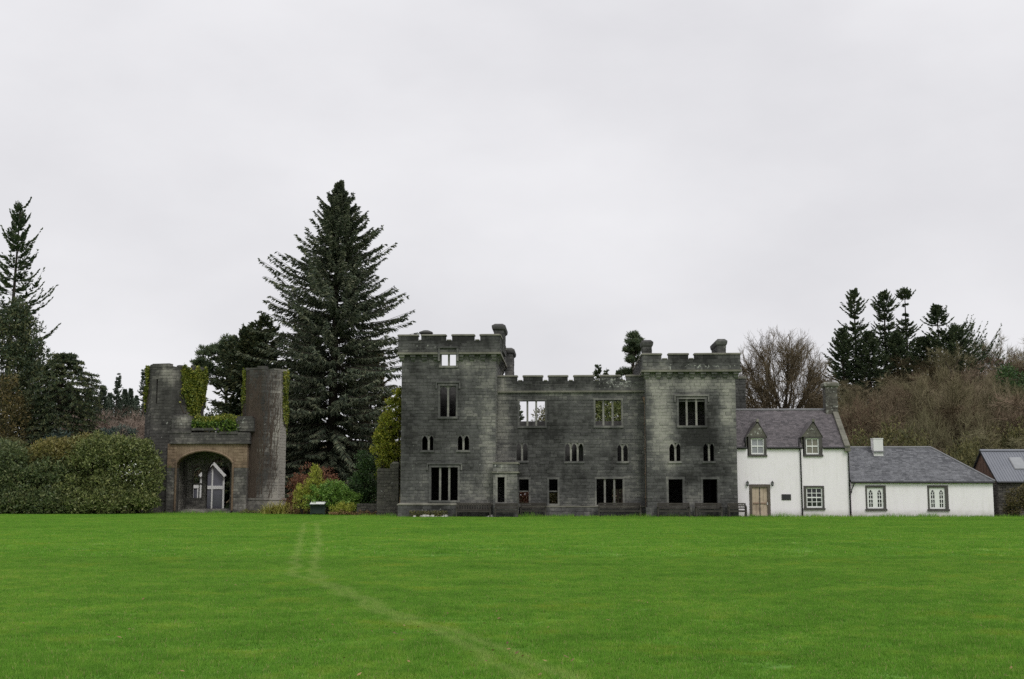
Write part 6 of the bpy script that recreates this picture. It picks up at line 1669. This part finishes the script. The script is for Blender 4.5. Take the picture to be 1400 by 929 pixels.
# planting between the gatehouse and the castle
D = 86.5; TX = lambda px: X(px, D)
def cr(px, py, rx, rz, dy=0.0): return (TX(px) - TX(528), dy, Z(py, D), rx, rz)
lump_shrub("golden_creeper", (TX(528), D + 1.2, 0), "golden green creeper mound climbing beside the left wall of the left tower", G_GOLD, [cr(541, 542, .40, .8), cr(536, 560, .65, 1.1), cr(530, 585, .95, 1.3), cr(526, 607, 1.05, 1.1), cr(531, 625, .85, .8, -.2), cr(520, 600, .6, 1.0), cr(524, 640, .7, 1.2, .4), cr(536, 660, .8, 1.6, .8)], 111, .15, 60, .6, cat="creeper", sub=.26)
D = 91; lump_shrub("dark_bush", (X(496, D), D, 0), "dark green upright bush left of the broken garden wall", G_BUSH, [(-.3, 0, 1.6, .95, 1.5), (.35, 0, 2.1, .95, 1.9), (.1, 0, 3.7, .7, .95), (.7, -.2, 1.1, .7, 1.1)], 112, .15, 55, .5, sub=.26)
D = 93; lump_shrub("russet_shrub", (X(428, D), D + .8, 0), "domed russet brown shrub behind the yellow conifer", G_RED, [(0, 0, 1.7, 1.75, 1.7), (-1.0, .1, 1.3, 1.1, 1.3), (1.2, .1, 1.3, .9, 1.3)], 113, .13, 50, .4, sub=.26, rough=(.5, 1.24), cover=3.4)
D = 91; lump_shrub("yellow_conifer", (X(432, D), D, 0), "yellow green feathery conifer with a pointed top behind the information board", G_YEL, [(-.6, 0, .9, 1.05, .95), (-.2, 0, 1.8, .85, 1.0), (-.1, 0, 2.6, .50, .8), (-.08, 0, 3.2, .25, .55), (.5, 0, 1.3, .9, 1.0), (-1.2, -.1, 1.5, .5, .6), (1.3, 0, 1.8, .5, .6)], 114, .13, 60, .35, sub=.2, rough=(.5, 1.24), cover=3.4, up=.7)
D = 90; lump_shrub("green_shrub", (X(458, D), D, 0), "bright green rounded shrub right of the yellow conifer", G_BRIGHT, [(-.8, 0, 1.1, 1.1, 1.05), (.5, 0, 1.05, 1.1, 1.0), (-.1, 0, 1.7, .95, .7), (1.3, 0, .8, .75, .75)], 115, .12, 60, .5, sub=.22, rough=(.5, 1.24), cover=3.4)
D = 88.5; lump_shrub("yellow_shrub", (X(474, D), D, 0), "low yellowish shrub in front of the bright green shrub", G_YEL, [(0, 0, .45, .75, .42), (-.7, 0, .35, .5, .35)], 116, .10, 55, .4, sub=.18, rough=(.5, 1.24), cover=3.4)
def flax():
    g = np.random.default_rng(120); D = 92.5; o = plant("flax_clump", (X(380, D), D, 0), "clump of arching yellow striped flax leaves at the foot of the right ruined tower", "plant"); Q = []
    for k in range(420):
        bx, by = g.normal(0, .55), g.normal(0, .3); az = g.uniform(0, 6.28); L = g.uniform(.8, 1.55); el = g.uniform(.75, 1.45); w = g.uniform(.018, .032)
        p = np.array([bx, by, 0.0]); prev = None; n = 5; sd = np.array([-math.sin(az), math.cos(az), 0]) * w
        for j in range(n):
            e = el - 1.6 * (j / n) ** 1.5; q = p + np.array([math.cos(az) * math.cos(e), math.sin(az) * math.cos(e), math.sin(e)]) * L / n
            wa, wb = 1 - .15 * j, 1 - .15 * (j + 1) - (.2 if j == n - 1 else 0); Q.append([p - sd * wa, p + sd * wa, q + sd * wb, q - sd * wb]); p = q
    add_part("leaves", o, quads_mesh("leaves", Q, G_FLAX))
flax()
def bed(name, label, cx0, cx1, D, n, mat, h, seed, size=.12):
    g = np.random.default_rng(seed); x0, x1 = X(cx0, D), X(cx1, D); x = g.uniform(x0, x1, n); y = D + g.uniform(-.9, .9, n); hh = h * (.5 + .5 * np.sin(x * 2.2) ** 2) * (.6 + .4 * np.sin(x * 5.1 + 1) ** 2)
    C = np.stack([x, y, hh * g.random(n) ** .6 + .02], 1); tag(link_mesh(name, quads_mesh(name, leaf_quads(g, C, size, .4, up=.3), mat)), label, cat=None, kind='stuff')
bed("dead_bracken", None, 396, 436, 92, 1500, G_FERN, .65, 130)
bed("dead_bracken", None, 452, 545, 88.5, 2600, G_FERN, .45, 131)
bed("ground_cover", None, 480, 512, 89.2, 1300, G_MOSSY, .55, 132)
bed("ground_cover", None, 330, 362, 95.8, 900, G_MOSSY, .35, 133)

# ------------------------------------------------------------------ broken garden wall left of the tower
D = 85.6
gw = empty("garden_wall", (X(530, D), D, 0), -R(2.5), "broken stone garden wall stub joining the left tower", "wall")
STYLE[0] = lambda x, y, z: (.56, .25)
b = MB(); sb = MB(); ox = X(530, D)
w0, w1 = X(515.5, D, 660) - ox, X(545, D, 660) - ox; zt = Z(641, D)
wall(b, w0, w1, -.2, zt, 0, .6, seed=3, MBS=sb, course=.2, ln=(.25, .6), proud=(.0, .05)); wall(b, w0 + .9, w1, zt + .001, zt + .35, 0.01, .6, seed=4, MBS=sb, course=.2, ln=(.25, .5))
o = tone_build(b, "wall_core", gw, RUBBLE); tag(tone_build(sb, "rubble_stones", o, RUBBLE), kind='stuff')
b = MB(); b.frus(w0 + 1.0, w1, -.05, .65, zt + .351, zt + .48, .1); tone_build(b, "wall_cap", gw, COPING)
D = 88.2; lw = empty("low_wall", (X(508, D), D, 0), 0, "low mossy brown stone wall at the edge of the lawn left of the castle", "wall"); ox = X(508, D)
b = MB(); sb = MB(); wall(b, X(488, D) - ox, X(541, D) - ox, -.2, Z(689, D), 0, .5, seed=6, MBS=sb, course=.16, ln=(.2, .5), proud=(0, .06)); STYLE[0] = lambda x, y, z: (.35, .1)
o = tone_build(b, "wall_core", lw, RUBBLE); tag(tone_build(sb, "rubble_stones", o, RUBBLE), kind='stuff')
STYLE[0] = castle_tone

# ------------------------------------------------------------------ benches along the castle foot
def bench(px0, px1, v, label, kind, zoff=0.0):
    u0, u1 = CF.U(px0, v, 700), CF.U(px1, v, 700); L_ = u1 - u0; um = (u0 + u1) / 2
    o = empty("bench", CF.w(um, v), -R(2.5), label, "bench", "wooden benches along the castle foot")
    h = L_ / 2; hs, hb, dp = .45, .92, .55
    def part(nm, boxes):
        b = MB()
        for q in boxes: b.box(*q)
        return b.build(nm, BENCH_W, o)
    for sx in (-1, 1):
        x = sx * (h - .05)
        part("leg", [(x - .04, x + .04, -.02, .06, 0, .64)])
        part("leg", [(x - .04, x + .04, dp - .08, dp, 0, hb)])
        b = MB(); b.loft([[(x - .045, -.06, .645), (x + .045, -.06, .645), (x + .045, -.06, .69), (x - .045, -.06, .69)], [(x - .045, dp - .09, .645 + (.12 if kind == 'slope' else 0)), (x + .045, dp - .09, .645 + (.12 if kind == 'slope' else 0)), (x + .045, dp - .09, .69 + (.12 if kind == 'slope' else 0)), (x - .045, dp - .09, .69 + (.12 if kind == 'slope' else 0))]]); b.build("arm", BENCH_W, o)
    for k in range(5): y0 = .0 + k * .1; part("seat_slat", [(-h + .1, h - .1, y0, y0 + .085, hs - .02 - .004 * k, hs + .012 - .004 * k)])
    part("seat_rail", [(-h + .09, h - .09, -.012, .02, hs - .11, hs - .03)])
    part("back_rail", [(-h + .09, h - .09, dp - .06, dp - .02, hb - .10, hb + .01)])
    if kind == 'slats':
        n = max(6, int(L_ / .17))
        for k in range(n):
            x = -h + .16 + (L_ - .32) * k / (n - 1); part("back_slat", [(x - .045, x + .045, dp - .052, dp - .03, hs + .05, hb - .101)])
        part("back_rail", [(-h + .09, h - .09, dp - .065, dp - .018, hs + .02, hs + .08)])
    else:
        for z in (hs + .10, hs + .25): part("back_slat", [(-h + .09, h - .09, dp - .052, dp - .028, z, z + .095)])
    return o
bench(623, 671, V1 - .95, "slatted dark timber bench below the three light window of the left tower", 'slats')
bench(676, 708, VP - .9, "narrow horizontal railed bench in front of the porch", 'rails')
bench(711, 747, VM - .95, "weathered bench below the two sash windows right of the porch", 'rails')
bench(818, 877, VM - .95, "long bench with sloping arms below the ground floor three light window of the main block", 'slope')
bench(899, 944, V2 - .85, "weathered bench below the left ground floor window of the right tower", 'rails')
bench(951, 988, V2 - .85, "weathered bench below the right ground floor window of the right tower", 'rails')
bench(996, 1021.5, V2 - 1.0, "short dark bench against the white wall beside the cottage door", 'slope')

# ------------------------------------------------------------------ information board
D = 90.0
ib = empty("information_board", (X(438, D), D - 1.2, 0), R(-4), "slanted white information board on a dark green stand in the flower bed", "sign")
w = .58
b = MB(); b.loft([[(-w, -.3, .74), (w, -.3, .74), (w, .3, .92), (-w, .3, .92)], [(-w, -.3, .78), (w, -.3, .78), (w, .3, .96), (-w, .3, .96)]]); b.build("frame", plain("board_frame", (.03, .045, .038), .5), ib)
b = MB(); b.loft([[(-w + .05, -.26, .795), (w - .05, -.26, .795), (w - .05, .26, .951), (-w + .05, .26, .951)], [(-w + .05, -.26, .803), (w - .05, -.26, .803), (w - .05, .26, .959), (-w + .05, .26, .959)]]); b.build("panel", plain("board_panel", (.78, .79, .76), .3, .06), ib)
gm = plain("board_stand", (.022, .035, .030), .6)
for x in (-w + .1, w - .1):
    b = MB(); b.box(x - .05, x + .05, -.06, .06, 0, .80); b.build("leg", gm, ib)
b = MB(); b.box(-w + .151, w - .151, -.02, .03, .12, .72); b.build("back_plate", gm, ib)

# ------------------------------------------------------------------ pale fallen stones and small plants along the foot of the tower
def rubble():
    g = random.Random(8); b = MB()
    for px0, px1, n, v in ((566, 612, 20, V1 - .5), (664, 676, 5, V1 - .5)):
        for k in range(n):
            u = CF.U(g.uniform(px0, px1), v, 703); x, y, _ = CF.w(u, v + g.uniform(-.3, .1)); s = g.uniform(.05, .16)
            ring = [[(x + s * r * math.cos(a + .3) * g.uniform(.8, 1.2), y + s * r * math.sin(a + .3) * g.uniform(.8, 1.2), z * s) for a in np.linspace(0, 5.236, 6)] for r, z in ((1, -.1), (1.05, .5), (.6, 1.1))]
            b.loft(ring)
    m = plain("pale_stones", (.42, .41, .38), .9, .4, 6); tag(b.build("fallen_stones", m), kind='stuff')
    gn = np.random.default_rng(9); n = 1300; px = gn.uniform(560, 612, n); u = np.array([CF.U(p, V1 - .4, 700) for p in px]); P = np.array([CF.w(a, V1 - .45 + gn.uniform(-.25, .25)) for a in u]); P[:, 2] = gn.random(n) ** .8 * .42
    tag(link_mesh("wall_foot_plants", quads_mesh("wall_foot_plants", leaf_quads(gn, P, .10, .4, up=.4), G_MOSSY)), kind='stuff')
rubble()
def wall_shrub():
    D = 82.6; x = X(1391, D); lump_shrub("dark_bush", (x, D, 0), "dark brownish shrub against the barn wall at the right edge", G_RUSTY, [(0, 0, .9, .75, 1.0), (.7, .1, 1.1, .7, 1.1), (-.3, 0, .5, .5, .5)], 140, .12, 50, .45, sub=.24)
wall_shrub()
